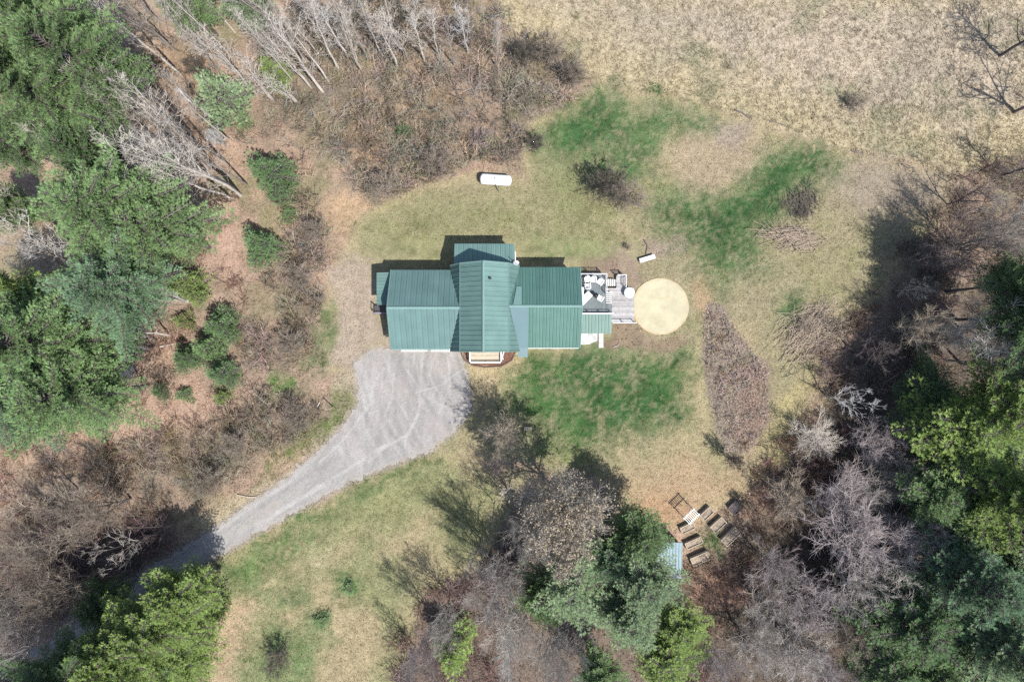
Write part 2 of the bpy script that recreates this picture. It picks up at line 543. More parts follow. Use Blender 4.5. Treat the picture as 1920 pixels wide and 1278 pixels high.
def lump(X, Y):
    px0 = X * PX + 960; py0 = 639 - Y * PX
    flat = np.clip(np.minimum(sdist(px0, py0, LAWN), sdist(px0, py0, DRIVE)) / 60, 0, 1)
    return -0.28 * fbm(X, Y, 3.0, 71, 3) * flat - 0.03 * fbm(X, Y, 0.8, 75, 2)


GZ = lump(GX, GY)


def ground_z(x, y):
    i = np.clip(((x - gx[0]) / CELL).round().astype(int), 0, len(gx) - 1)
    j = np.clip(((y - gy[0]) / CELL).round().astype(int), 0, len(gy) - 1)
    return GZ[i, j]


# ------------------------------------------------------------------ ground
def ground_mat(name, contrast, bump, scale1=7.0, scale2=1.3):
    m = bpy.data.materials.new(name); m.use_nodes = True
    nt = m.node_tree; N = nt.nodes; L = nt.links
    b = N['Principled BSDF']; b.inputs['Roughness'].default_value = 0.95
    b.inputs['Specular IOR Level'].default_value = 0.1
    tc = N.new('ShaderNodeTexCoord')
    at = N.new('ShaderNodeAttribute'); at.attribute_name = 'tint'
    prev = at.outputs['Color']
    for sc, ct, de in ((scale1, contrast, 6.0), (scale2, contrast * 0.45, 4.0)):
        nz = N.new('ShaderNodeTexNoise'); nz.inputs['Scale'].default_value = sc; nz.inputs['Detail'].default_value = de
        nz.inputs['Roughness'].default_value = 0.7
        L.new(tc.outputs['Object'], nz.inputs['Vector'])
        mr = N.new('ShaderNodeMapRange')
        mr.inputs[1].default_value = 0.3; mr.inputs[2].default_value = 0.7
        mr.inputs[3].default_value = 1 - ct; mr.inputs[4].default_value = 1 + ct
        L.new(nz.outputs['Fac'], mr.inputs[0])
        vm = N.new('ShaderNodeVectorMath'); vm.operation = 'SCALE'
        L.new(prev, vm.inputs[0]); L.new(mr.outputs[0], vm.inputs['Scale'])
        prev = vm.outputs[0]
    L.new(prev, b.inputs['Base Color'])
    nb = N.new('ShaderNodeTexNoise'); nb.inputs['Scale'].default_value = scale1 * 0.8; nb.inputs['Detail'].default_value = 5
    L.new(tc.outputs['Object'], nb.inputs['Vector'])
    bp = N.new('ShaderNodeBump'); bp.inputs['Strength'].default_value = bump; bp.inputs['Distance'].default_value = 0.12
    L.new(nb.outputs['Fac'], bp.inputs['Height']); L.new(bp.outputs[0], b.inputs['Normal'])
    return m


def build_ground():
    nx, ny = GX.shape
    V = np.stack([GX, GY, GZ], -1).reshape(-1, 3)
    ii, jj = np.meshgrid(np.arange(nx - 1), np.arange(ny - 1), indexing='ij')
    a = (ii * ny + jj).ravel()
    F = np.stack([a, a + ny, a + ny + 1, a + 1], 1)
    T = GC.reshape(-1, 3)
    # far skirt that carries the ground out to the horizon
    per = np.concatenate([np.arange(0, nx) * ny, (nx - 1) * ny + np.arange(1, ny), np.arange(nx - 2, -1, -1) * ny + ny - 1,
                          np.arange(ny - 2, 0, -1)])
    n0 = len(V)
    P = V[per].copy()
    rings = [P]
    for k in (2.0, 6.0, 20.0):
        Q = V[per].copy(); Q[:, :2] *= k; Q[:, 2] = -0.15; rings.append(Q)
    allr = np.concatenate(rings[1:]); V2 = np.concatenate([V, allr]); T2 = np.concatenate([T, np.tile(T[per] * 0 + np.array(S(168, 148, 122)), (3, 1))])
    m = len(per); fs = []
    for r in range(3):
        lo = per if r == 0 else n0 + (r - 1) * m + np.arange(m)
        hi = n0 + r * m + np.arange(m)
        fs.append(np.stack([lo, hi, np.roll(hi, -1), np.roll(lo, -1)], 1))
    F2 = np.concatenate([F] + [f[:, ::-1] for f in fs])
    me = np_mesh('ground', V2, F2, ground_mat('ground_mix', 0.36, 0.9, 9.0, 2.2), T2)
    for p in (): pass
    o = link('ground', me)
    tag(o, kind='structure')
    return o


build_ground()


def patch(name, poly, z, cell, colfun, material, jitter=1.5, seed=0):
    """a sheet of small cells that fills an outline given in photograph pixels"""
    rng = np.random.RandomState(seed)
    pts = []
    for i in range(len(poly)):
        a = np.array(poly[i], float); b = np.array(poly[(i + 1) % len(poly)], float)
        n = max(1, int(np.hypot(*(b - a)) / 5))
        for k in range(n):
            p = a + (b - a) * k / n
            pts.append(p + rng.normal(size=2) * jitter * (0.25 if k == 0 else 1))
    pts = np.array(pts)
    W = np.stack([(pts[:, 0] - 960) / PX, (639 - pts[:, 1]) / PX], 1)
    x = np.arange(max(W[:, 0].min(), -56) - cell, min(W[:, 0].max(), 56) + cell, cell)
    y = np.arange(max(W[:, 1].min(), -40) - cell, min(W[:, 1].max(), 40) + cell, cell)
    X, Y = np.meshgrid(x, y, indexing='ij')
    Wl = [tuple(p) for p in W]
    keep = in_poly(X[:-1, :-1] + cell / 2, Y[:-1, :-1] + cell / 2, Wl)
    ny = len(y)
    ii, jj = np.where(keep)
    a = ii * ny + jj
    F = np.stack([a, a + ny, a + ny + 1, a + 1], 1)
    cnt = np.bincount(F.ravel(), minlength=X.size)
    V = np.stack([X.ravel(), Y.ravel()], 1)
    bd = np.where((cnt > 0) & (cnt < 4))[0]
    for i in bd:
        p = V[i]
        A = W; B = np.roll(W, -1, 0); dd = B - A
        t = np.clip(((p - A) * dd).sum(1) / np.maximum((dd * dd).sum(1), 1e-9), 0, 1)
        q = A + dd * t[:, None]
        k = np.argmin(((q - p) ** 2).sum(1))
        V[i] = q[k]
    used = np.where(cnt > 0)[0]
    rem = -np.ones(X.size, int); rem[used] = np.arange(len(used))
    V = V[used]; F = rem[F]
    zz = np.full(len(V), z)
    V3 = np.column_stack([V, zz])
    return link(name, np_mesh(name, V3, F, material, colfun(V[:, 0], V[:, 1])))


TRACKS = [([(792, 670), (788, 735), (787, 765), (776, 795), (762, 818), (760, 838)], 1.6), ([(786, 770), (765, 815), (720, 840), (690, 865)], 2.0),
          ([(814, 670), (806, 700), (802, 720)], 1.2), ([(738, 700), (736, 745), (720, 780)], 1.2), ([(760, 690), (800, 745), (850, 770)], 1.0),
          ([(730, 830), (650, 880), (560, 935), (480, 985)], 2.4), ([(600, 850), (540, 905), (450, 965), (380, 1012)], 2.0),
          ([(620, 905), (540, 950), (470, 1000)], 1.5), ([(700, 750), (640, 830), (600, 865)], 1.5), ([(870, 690), (830, 720), (780, 735)], 1.0),
          ([(720, 690), (700, 720), (690, 760)], 1.0), ([(840, 670), (845, 720), (820, 780)], 1.2)]


def drive_col(X, Y):
    px = X * PX + 960; py = 639 - Y * PX
    wob = (fbm(X, Y, 1.0, 81) - 0.5) * 10
    c = np.zeros(X.shape + (3,)) + np.array(S(176, 173, 169))
    d1 = (px + py) / 1.4; d2 = (px - py) / 1.4
    streak = vn(d1 + wob, d2 * 0.10, 4.0, 5)
    narrow = np.clip((650 - px) / 60, 0, 1)[..., None]
    c = c * (1 + 0.22 * narrow * (streak[..., None] - 0.5))
    fan = np.clip((px - 600) / 80, 0, 1)[..., None]
    ang = np.arctan2(py - 1150, px - 480 + 0.0001)
    arc = vn(np.hypot(px - 1150, py - 560) + wob, ang * 30, 5.0, 15)
    c = c * (1 + 0.20 * fan * 1.5 * (arc[..., None] - 0.5))
    up_ = vn(px + wob * 1.4, py * 0.12, 4.5, 25)
    c = c * (1 + 0.20 * fan * 1.5 * (up_[..., None] - 0.5))
    big = fbm(X, Y, 2.5, 91)
    c = c * (0.88 + 0.24 * big[..., None])
    pink = np.clip((fbm(X, Y, 2.0, 95) - 0.5) * 4, 0, 1)[..., None]
    c = c * (1 - 0.5 * pink) + np.array(S(190, 180, 174)) * 0.5 * pink
    cl = [(850, 700), (760, 800), (700, 838), (620, 878), (540, 930), (460, 985), (390, 1028), (300, 1075), (200, 1133), (100, 1205), (0, 1265)]
    off = seg_dist(px + wob * 0.25, py + wob * 0.25, cl, False)
    rut = np.exp(-((off - 12.5) / 4.0) ** 2)[..., None] * np.clip((760 - px) / 100, 0, 1)[..., None]
    c = c * (1 - 0.16 * rut) + np.array(S(150, 148, 145)) * 0.16 * rut * 0.8
    mid_ = np.exp(-(off / 4.5) ** 2)[..., None] * np.clip((640 - px) / 100, 0, 1)[..., None] * 0.35 * vn(X, Y, 0.8, 6)[..., None]
    c = c * (1 - mid_) + np.array(S(186, 176, 156)) * mid_
    for pts, w in TRACKS:
        dd = seg_dist(px + wob * 0.3, py + wob * 0.3, pts, False)
        t = np.clip(1.3 - dd / (w * 1.6), 0, 1)[..., None] * (0.22 + 0.5 * vn(X, Y, 0.6, 4)[..., None])
        c = c * (1 - t) + np.array(S(208, 205, 200)) * t
    sd = -sdist(px, py, DRIVE)
    e = np.clip(1 - sd / 9, 0, 1)[..., None] * 0.7
    c = c * (1 - e) + np.array(S(192, 184, 174)) * e
    return c


drive = patch('driveway', DRIVE, 0.012, 0.14, drive_col, ground_mat('gravel', 0.22, 0.5, 9.0, 2.0), 3.2, 1)
tag(drive, kind='structure')

# ------------------------------------------------------------------ materials
M = {}
M['roof'] = mat('green_metal_roof', (0.110, 0.185, 0.168), 0.48, 0.12, 0.7, 0.06, 0.35)
M['roof_garage'] = mat('faded_green_metal_roof', (0.088, 0.152, 0.145), 0.48, 0.12, 0.7, 0.06, 0.35)
M['roof_wing'] = mat('deep_green_metal_roof', (0.070, 0.145, 0.122), 0.48, 0.10, 0.9, 0.05, 0.35)
M['roof_trim'] = mat('green_metal_trim', (0.135, 0.22, 0.20), 0.45, 0.06, 2.0, 0.0, 0.5)
M['roof_sky_tint'] = mat('sky_tinted_green_metal', (0.092, 0.150, 0.162), 0.46, 0.08, 0.7, 0.0, 0.4)  # green metal with the bluish sky reflection painted into its base colour
M['shed_roof'] = mat('pale_blue_metal', (0.14, 0.215, 0.245), 0.5, 0.08, 1.5, 0.05, 0.3)
M['wall'] = mat('cream_siding', (0.55, 0.50, 0.40), 0.8, 0.05, 2.0)
M['white'] = mat('white_paint', (0.62, 0.62, 0.62), 0.5, 0.03, 3.0)
M['arbor'] = mat('worn_white_paint', (0.52, 0.51, 0.49), 0.7, 0.1, 3.0)
M['chair'] = mat('white_plastic', (0.72, 0.72, 0.73), 0.4, 0.02, 3.0)
M['glass'] = mat('window_glass', (0.03, 0.04, 0.05), 0.08, 0.05, 1.0, 0, 0.6)
M['deck_grey'] = mat('grey_deck_stain', (0.12, 0.14, 0.145), 0.75, 0.16, 4.0, 0.14)
M['deck_pale'] = mat('weathered_boards', (0.30, 0.288, 0.28), 0.85, 0.22, 4.0, 0.18)
M['wood'] = mat('bare_wood', (0.36, 0.29, 0.22), 0.85, 0.2, 5.0, 0.1)
M['wood_pale'] = mat('pale_lumber', (0.36, 0.31, 0.24), 0.85, 0.15, 5.0, 0.1)
M['dark_wood'] = mat('dark_wood', (0.07, 0.065, 0.07), 0.8, 0.2, 5.0, 0.1)
M['black'] = mat('black_metal', (0.02, 0.02, 0.022), 0.5, 0.1)
M['grey_metal'] = mat('galvanised', (0.40, 0.41, 0.42), 0.4, 0.08, 6, 0, 0.5, 0.6)
M['concrete'] = mat('concrete', (0.50, 0.49, 0.47), 0.9, 0.12, 3.0, 0.04, 0.2, 0, 0.3, 12)
M['soil'] = mat('bed_soil', (0.24, 0.195, 0.15), 0.95, 0.4, 6.0, 0.12, 0.1, 0, 0.8, 9)
M['soil_dark'] = mat('dark_soil', (0.075, 0.065, 0.07), 0.95, 0.4, 6.0, 0.0, 0.1, 0, 0.8, 9)
M['edging'] = mat('brown_edging', (0.10, 0.06, 0.05), 0.8, 0.2)
M['bark'] = mat('grey_bark', (0.26, 0.225, 0.20), 0.9, 0.3, 3.0, 0.2, 0.1)
M['bark_pale'] = mat('pale_bark', (0.46, 0.41, 0.36), 0.9, 0.25, 3.0, 0.12, 0.1)
M['bark_dark'] = mat('dark_bark', (0.13, 0.11, 0.105), 0.9, 0.3, 3.0, 0.15, 0.1)
M['twig'] = mat('grey_twigs', (0.38, 0.345, 0.31), 0.9, 0.2, 1.0, 0.14, 0.1)
M['twig_mauve'] = mat('mauve_twigs', (0.355, 0.305, 0.295), 0.9, 0.2, 1.0, 0.14, 0.1)
M['twig_pale'] = mat('pale_twigs', (0.50, 0.455, 0.40), 0.9, 0.2, 1.0, 0.12, 0.1)
M['twig_white'] = mat('bleached_twigs', (0.54, 0.52, 0.50), 0.9, 0.15, 1.0, 0.08, 0.1)
M['twig_dark'] = mat('dark_twigs', (0.14, 0.115, 0.11), 0.9, 0.2, 1.0, 0.14, 0.1)
M['twig_tan'] = mat('tan_twigs', (0.42, 0.35, 0.27), 0.9, 0.2, 1.0, 0.14, 0.1)
M['brush_brown'] = mat('brown_brush', (0.245, 0.205, 0.165), 0.9, 0.2, 1.0, 0.14, 0.1)
M['brush_dark'] = mat('dark_brush', (0.125, 0.11, 0.09), 0.9, 0.2, 1.0, 0.14, 0.1)
M['dead_leaf'] = mat('dead_brown_leaves', (0.30, 0.25, 0.185), 0.9, 0.3, 0.8, 0.1, 0.1, trans=0.2)
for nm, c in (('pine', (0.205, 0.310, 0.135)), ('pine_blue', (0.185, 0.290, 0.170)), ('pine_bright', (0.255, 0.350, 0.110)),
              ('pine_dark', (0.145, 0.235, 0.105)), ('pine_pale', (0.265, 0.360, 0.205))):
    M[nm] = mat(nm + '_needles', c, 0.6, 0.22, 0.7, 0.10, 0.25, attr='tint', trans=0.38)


# ------------------------------------------------------------------ house
HZ = (-2.5, 3.0, 0.0)
house = empty('house', HZ, 0, 'low house with green ribbed metal gambrel and gable roofs beside the gravel drive', 'house')
NEG = (-HZ[0], -HZ[1], -HZ[2])


def clip_strip(poly, lo, hi):
    """clip a 2D polygon to lo <= u <= hi"""
    def cl(p, val, sgn):
        out = []
        for i in range(len(p)):
            a = p[i]; b = p[(i + 1) % len(p)]
            ia = sgn * (a[0] - val) >= -1e-9; ib = sgn * (b[0] - val) >= -1e-9
            if ia: out.append(a)
            if ia != ib:
                t = (val - a[0]) / (b[0] - a[0])
                out.append((val, a[1] + t * (b[1] - a[1])))
        return out
    p = cl(poly, lo, 1)
    return cl(p, hi, -1) if len(p) >= 3 else []


def slope(name, pts, spacing, m, root, rib=0.055, ribh=0.05, trim=None, off0=0.0):
    """a roof plane built of metal sheets side by side: part > roof_panel sub-parts. pts: 3D, eave first, eave edge = pts[0]->pts[1]"""
    pts = [Vector(p) for p in pts]
    u = (pts[1] - pts[0]).normalized()
    n = u.cross(pts[2] - pts[0]).normalized()
    if n.z < 0: n = -n
    v = n.cross(u)
    poly = [((p - pts[0]).dot(u), (p - pts[0]).dot(v)) for p in pts]
    base = MB(); base.poly_slab([p - n * 0.10 for p in pts], n * 0.07)
    ro = base.build(name, M['roof_trim'] if trim is None else trim, root, tuple(-Vector(root.location)))
    umin = min(p[0] for p in poly); umax = max(p[0] for p in poly)
    k = max(1, round((umax - umin) / spacing)); w = (umax - umin) / k
    gap = 0.012
    for i in range(k):
        q = clip_strip(poly, umin + i * w + gap, umin + (i + 1) * w - gap)
        if len(q) < 3: continue
        P3 = [pts[0] + u * a + v * b for a, b in q]
        mb = MB(); mb.poly_slab([p - n * 0.028 for p in P3], n * 0.03)
        # raised seam along the low-u edge and a fainter one in the middle
        for uu, ww, hh in ((umin + i * w + gap + rib / 2 + 0.001, rib, ribh), (umin + (i + 0.5) * w, rib * 0.6, ribh * 0.45)):
            s = clip_strip(poly, uu - ww / 2, uu + ww / 2)
            if len(s) >= 3:
                S3 = [pts[0] + u * a + v * b + n * 0.003 for a, b in s]
                mb.poly_slab(S3, n * hh)
        mb.build('roof_panel', m, ro)
    return ro


EZ, BZ, RZ = 3.0, 5.0, 6.65
gxW, gyN, gyS, gyR = -10.94, 6.44, -0.73, 2.93
cxL, cxR, cxM = -4.59, -0.28, -2.46       # gambrel breaks and ridge
ceL, ceR = -5.62, 0.68                    # gambrel eaves
cyN, cyS = 6.80, -0.86
exE, eyN, eyS, eyR = 6.10, 6.69, -0.63, 3.07
# gable garage
slope('garage_roof', [(gxW, gyN, EZ), (ceL, gyN, EZ), (cxL, gyR, BZ), (gxW, gyR, BZ)], 0.5, M['roof_garage'], house)
slope('garage_roof', [(gxW, gyS, EZ), (ceL, gyS, EZ), (cxL, gyR, BZ), (gxW, gyR, BZ)], 0.5, M['roof_garage'], house)
# gambrel: two upper and two lower planes
slope('gambrel_roof', [(cxL, cyS, BZ), (cxL, cyN, BZ), (cxM, cyN, RZ), (cxM, cyS, RZ)], 0.42, M['roof'], house)
slope('gambrel_roof', [(cxR, cyS, BZ), (cxR, cyN, BZ), (cxM, cyN, RZ), (cxM, cyS, RZ)], 0.42, M['roof'], house)
slope('gambrel_roof', [(ceL, cyS, EZ), (ceL, gyS - 0.02, EZ), (cxL - 0.01, gyR, BZ), (ceL, gyN, EZ), (ceL, cyN, EZ), (cxL - 0.01, cyN, BZ), (cxL - 0.01, cyS, BZ)], 0.42, M['roof'], house)
slope('gambrel_roof', [(ceR, cyS, EZ), (ceR, eyS - 0.1, EZ), (cxR + 0.01, eyR, BZ), (ceR, eyN, EZ), (ceR, cyN, EZ), (cxR + 0.01, cyN, BZ), (cxR + 0.01, cyS, BZ)], 0.42, M['roof'], house)
# east wing
slope('wing_roof', [(ceR, eyN, EZ), (exE, eyN, EZ), (exE, eyR, BZ), (cxR, eyR, BZ)], 0.3, M['roof_wing'], house)
slope('wing_roof', [(ceR, eyS, EZ), (exE, eyS, EZ), (exE, eyR, BZ), (cxR, eyR, BZ)], 0.3, M['roof_wing'], house)
# entry strip that runs over the eave
sl_ = (BZ - EZ) / (eyR - eyS)
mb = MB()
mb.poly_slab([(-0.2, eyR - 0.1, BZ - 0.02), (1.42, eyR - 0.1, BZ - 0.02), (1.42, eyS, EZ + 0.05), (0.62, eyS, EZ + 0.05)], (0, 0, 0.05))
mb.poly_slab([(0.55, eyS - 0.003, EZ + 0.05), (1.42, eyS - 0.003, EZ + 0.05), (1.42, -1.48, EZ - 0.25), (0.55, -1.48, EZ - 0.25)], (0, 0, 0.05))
mb.build('entry_canopy', M['roof_sky_tint'], house, NEG)
# north extension, west lean-to, porch roof
slope('extension_roof', [(-5.23, 8.84, 2.85), (0.22, 8.84, 2.85), (0.22, 6.72, 3.75), (-5.23, 6.72, 3.75)], 0.42, M['roof'], house)
slope('lean_to_roof', [(-12.38, 3.30, 2.55), (-12.38, 6.25, 2.55), (-10.99, 6.25, 2.85), (-10.99, 3.30, 2.85)], 0.3, M['roof'], house)
slope('porch_roof', [(6.22, 0.70, 1.05), (9.30, 0.70, 1.05), (9.30, 2.50, 1.42), (6.22, 2.50, 1.42)], 0.3, M['roof_wing'], house)


def ridge(p0, p1, w, drop0, drop1, axis):
    """folded ridge cap"""
    p0 = Vector(p0); p1 = Vector(p1)
    off = Vector((0, w, 0)) if axis == 'x' else Vector((w, 0, 0))
    mb = MB(); z = Vector((0, 0, 0.075))
    a = [p0 + z, p1 + z]
    for sgn, dr in ((1, drop0), (-1, drop1)):
        mb.poly_slab([p0 + z, p1 + z, p1 + z + off * sgn - Vector((0, 0, dr)), p0 + z + off * sgn - Vector((0, 0, dr))], (0, 0, 0.012))
    mb.build('ridge_cap', M['roof_trim'], house, NEG)


ridge((gxW - 0.03, gyR, BZ), (cxL - 0.02, gyR, BZ), 0.12, 0.07, 0.07, 'x')
ridge((cxR + 0.02, eyR, BZ), (exE + 0.03, eyR, BZ), 0.10, 0.055, 0.055, 'x')
ridge((cxM, cyS - 0.03, RZ), (cxM, cyN + 0.03, RZ), 0.09, 0.062, 0.062, 'y')
for x, sx in ((cxL, -1), (cxR, 1)):
    MB().box((x, (cyS + cyN) / 2, BZ + 0.05), (0.07, cyN - cyS + 0.06, 0.03), ry=sx * R(48)).build('ridge_cap', M['roof_trim'], house, NEG)
# gable trims (rake boards)
for pts in (((gxW - 0.06, gyN, EZ), (gxW - 0.06, gyR, BZ), (gxW - 0.06, gyS, EZ)), ((exE + 0.06, eyN, EZ), (exE + 0.06, eyR, BZ), (exE + 0.06, eyS, EZ))):
    mb = MB(); mb.tube(pts, 0.07, 4); mb.build('rake_trim', M['roof_trim'], house, NEG)
for y in (cyN + 0.05, cyS - 0.05):
    mb = MB(); mb.tube([(ceL, y, EZ), (cxL, y, BZ), (cxM, y, RZ), (cxR, y, BZ), (ceR, y, EZ)], 0.06, 4)
    mb.build('rake_trim', M['roof_trim'], house, NEG)
mb = MB(); mb.box((7.76, 2.53, 1.44), (3.08, 0.06, 0.05)); mb.build('flashing', M['white'], house, NEG)
mb = MB(); mb.box((3.75, eyS - 0.035, EZ - 0.06), (4.6, 0.05, 0.08)); mb.build('gutter', M['white'], house, NEG)
mb = MB(); mb.box((-8.3, gyS - 0.06, EZ - 0.07), (5.2, 0.10, 0.08)); mb.build('gutter', M['roof_trim'], house, NEG)
mb = MB(); mb.poly_slab([(0.1, eyR + 0.12, BZ + 0.0), (0.85, eyR + 0.12, BZ + 0.0), (0.85, eyR + 1.8, BZ - 0.93), (0.42, eyR + 1.8, BZ - 0.93)], (0, 0, 0.05))
mb.build('flashing', M['roof_trim'], house, NEG)


def gable_wall(x0, x1, y0, y1, prof_axis, eave, peak, ins):
    """walls with gable tops"""
    mb = MB()
    x0 += ins; x1 -= ins; y0 += ins; y1 -= ins
    if prof_axis == 'x':
        ym = (y0 + y1) / 2
        pr = [(x0, y0, 0), (x0, y1, 0), (x0, y1, eave), (x0, ym, peak), (x0, y0, eave)]
        mb.poly_slab(pr, (x1 - x0, 0, 0))
    return mb


gable_wall(gxW, ceL + 1.0, gyS, gyN, 'x', EZ - 0.28, BZ - 0.35, 0.3).build('wall', M['wall'], house, NEG)
gable_wall(ceR - 1.0, exE, eyS, eyN, 'x', EZ - 0.28, BZ - 0.35, 0.3).build('wall', M['wall'], house, NEG)
mb = MB()
mb.poly_slab([(ceL + 0.4, cyS + 0.3, 0), (ceR - 0.4, cyS + 0.3, 0), (ceR - 0.4, cyS + 0.3, EZ - 0.1), (cxR - 0.1, cyS + 0.3, BZ - 0.25), (cxM, cyS + 0.3, RZ - 0.25),
              (cxL + 0.1, cyS + 0.3, BZ - 0.25), (ceL + 0.4, cyS + 0.3, EZ - 0.1)], (0, cyN - cyS - 0.6, 0))
mb.build('wall', M['wall'], house, NEG)
mb = MB()
mb.poly_slab([(-5.0, cyN - 0.25, 0), (-5.0, 8.6, 0), (-5.0, 8.6, 2.65), (-5.0, cyN - 0.25, 3.45)], (5.0, 0, 0)); mb.build('wall', M['wall'], house, NEG)
mb = MB(); mb.poly_slab([(-12.15, 3.5, 0), (-10.68, 3.5, 0), (-10.68, 3.5, 2.65), (-12.15, 3.5, 2.38)], (0, 2.55, 0)); mb.build('wall', M['wall'], house, NEG)


def opening(nm, c, w, h, axis, frame_m, pane_m, mullion=True):
    t = 0.06
    mb = MB()
    sx, sy = (w, t) if axis == 'y' else (t, w)

    def bx(m_, u, z, uw, zh, th):
        if axis == 'y': m_.box((c[0] + u, c[1], c[2] + z), (uw, th, zh))
        else: m_.box((c[0], c[1] + u, c[2] + z), (th, uw, zh))
    bx(mb, -w / 2, 0, 0.08, h, t); bx(mb, w / 2, 0, 0.08, h, t)
    bx(mb, 0, h / 2, w + 0.08, 0.08, t + 0.004); bx(mb, 0, -h / 2, w + 0.08, 0.08, t + 0.004)
    f = mb.build(nm, frame_m, house, NEG)
    pm = MB(); bx(pm, 0, 0, w - 0.08, h - 0.08, 0.03); pm.build('pane', pane_m, f)


ws = gyS + 0.29
for x in (-9.3, -6.9):
    mb = MB()
    for k in range(4): mb.box((x, ws, 0.3 + k * 0.53), (2.2, 0.05, 0.51))
    mb.build('garage_door', M['white'], house, NEG)
for x in (2.4, 4.6): opening('window', (x, eyS + 0.28, 1.5), 1.2, 1.1, 'y', M['white'], M['glass'])
for x in (2.0, 4.2): opening('window', (x, eyN - 0.28, 1.5), 1.2, 1.1, 'y', M['white'], M['glass'])
opening('window', (-2.5, cyS + 0.28, 4.4), 1.2, 1.3, 'y', M['white'], M['glass'])
opening('window', (-2.5, 8.62, 1.5), 1.6, 1.1, 'y', M['white'], M['glass'])
opening('window', (gxW + 0.28, 1.2, 1.5), 1.0, 1.0, 'x', M['white'], M['glass'])
mb = MB(); mb.box((-2.6, cyS + 0.27, 1.25), (0.95, 0.06, 2.1)); dr = mb.build('door', M['white'], house, NEG)
MB().tube([(-2.25, cyS + 0.2, 1.15), (-2.25, cyS + 0.26, 1.15)], 0.035).build('handle', M['grey_metal'], dr)
mb = MB(); mb.box((exE - 0.27, 4.2, 1.9), (0.06, 1.7, 2.05)); mb.build('sliding_door', M['glass'], house, NEG)
# flue on the gambrel roof, pipe and dish at the north corner
fx, fy = G(919, 522, 6.1)
mb = MB(); mb.tube([(fx, fy, 5.6), (fx, fy, 6.5)], 0.07, 10); mb.tube([(fx, fy, 6.5), (fx, fy, 6.58)], [0.13, 0.10], 10)
mb.build('flue_pipe', M['black'], house, NEG)
fx, fy = G(966, 480, 2.6)
mb = MB(); mb.tube([(fx, fy - 0.4, 2.9), (fx, fy + 0.4, 2.6)], 0.06, 8); mb.tube([(fx, fy + 0.38, 2.6), (fx, fy + 0.38, 0.1)], 0.05, 8)
mb.build('downspout', M['white'], house, NEG)
fx, fy = G(968, 494, 3.9)
mb = MB(); mb.lathe([(0.02, 0), (0.12, 0.02), (0.22, 0.07), (0.27, 0.12), (0.25, 0.125), (0.12, 0.05), (0.02, 0.03)], 20)
from mathutils import Matrix
rotm = Matrix.Rotation(R(-35), 4, 'X')
mb.v = [tuple(rotm @ Vector(p) + Vector((fx, fy, 3.9))) for p in mb.v]
dish = mb.build('satellite_dish', M['white'], house, NEG, True)
mb = MB(); mb.tube([(fx, fy, 3.9), (fx - 0.1, fy - 0.1, 3.6), (0.5, 6.75, 3.3)], 0.025, 6); mb.tube([(fx, fy, 3.95), (fx - 0.35, fy + 0.3, 4.15), (fx - 0.42, fy + 0.36, 4.15)], 0.03, 6)
mb.build('dish_arm', M['black'], dish)

# concrete aprons, walk, pad
for k, (x0, x1) in enumerate(((752, 801), (808, 846))):
    a = G(x0, 652); b = G(x1, 658.8)
    mb = MB(); mb.box(((a[0] + b[0]) / 2, (a[1] + b[1]) / 2, 0.045), (b[0] - a[0], abs(b[1] - a[1]), 0.07))
    tag(mb.build('concrete_apron', M['concrete']), ('white concrete apron in front of the left garage bay', 'white concrete apron in front of the right garage bay')[k], 'apron', 'garage aprons')
a = G(1086, 600); b = G(1120, 646)
mb = MB(); mb.poly_slab([(a[0], a[1], 0.01), (b[0], a[1], 0.01), (b[0], b[1] + 0.35, 0.01), (b[0] - 0.8, b[1] + 0.05, 0.01), (a[0] + 0.3, b[1], 0.01), (a[0], b[1] + 0.1, 0.01)][::-1], (0, 0, 0.06))
tag(mb.build('concrete_pad', mat('pale_slab', (0.38, 0.38, 0.37), 0.9, 0.3, 2.5, 0, 0.2)), 'pale worn concrete pad under the small porch roof', 'pad')
a = G(1122.5, 615); b = G(1131, 652)
walk = empty('slab_walk', ((a[0] + b[0]) / 2, b[1], 0), 0, 'narrow white slab walk leading south from the porch', 'walkway')
n = 4
for k in range(n):
    yy = (a[1] - b[1]) / n
    MB().box((0, yy * (k + 0.5), 0.04), (b[0] - a[0], yy - 0.03, 0.08)).build('slab', M['concrete'] if k else M['concrete'], walk)
p = G3(1121, 625, 2.4); q = G3(1121, 628, 0)
mb = MB(); mb.box((p[0] + 0.02, 0.82, 0.48), (0.10, 0.10, 0.96)); mb.build('porch_post', M['white'], house, NEG)
MB().box((9.15, 0.82, 0.48), (0.1, 0.1, 0.96)).build('porch_post', M['white'], house, NEG)


# ------------------------------------------------------------------ decks
def rail(parent, p0, p1, z, h, m, n_post, balus=True, off=NEG):
    p0 = Vector((p0[0], p0[1], z)); p1 = Vector((p1[0], p1[1], z))
    mb = MB(); up = Vector((0, 0, h))
    mb.tube([p0 + up, p1 + up], 0.034, 4); mb.tube([p0 + up * 0.12, p1 + up * 0.12], 0.022, 4)
    mb.build('rail', m, parent, off)
    for k in range(n_post):
        a = p0.lerp(p1, k / (n_post - 1))
        MB().box(tuple(a + up * 0.5), (0.07, 0.07, h + 0.04)).build('post', m, parent, off)
    if balus:
        nb = int((p1 - p0).length / 0.13)
        bb = MB()
        for k in range(1, nb):
            a = p0.lerp(p1, k / nb)
            bb.box(tuple(a + up * 0.55), (0.03, 0.03, h * 0.86))
        bb.build('baluster_row', m, parent, off)


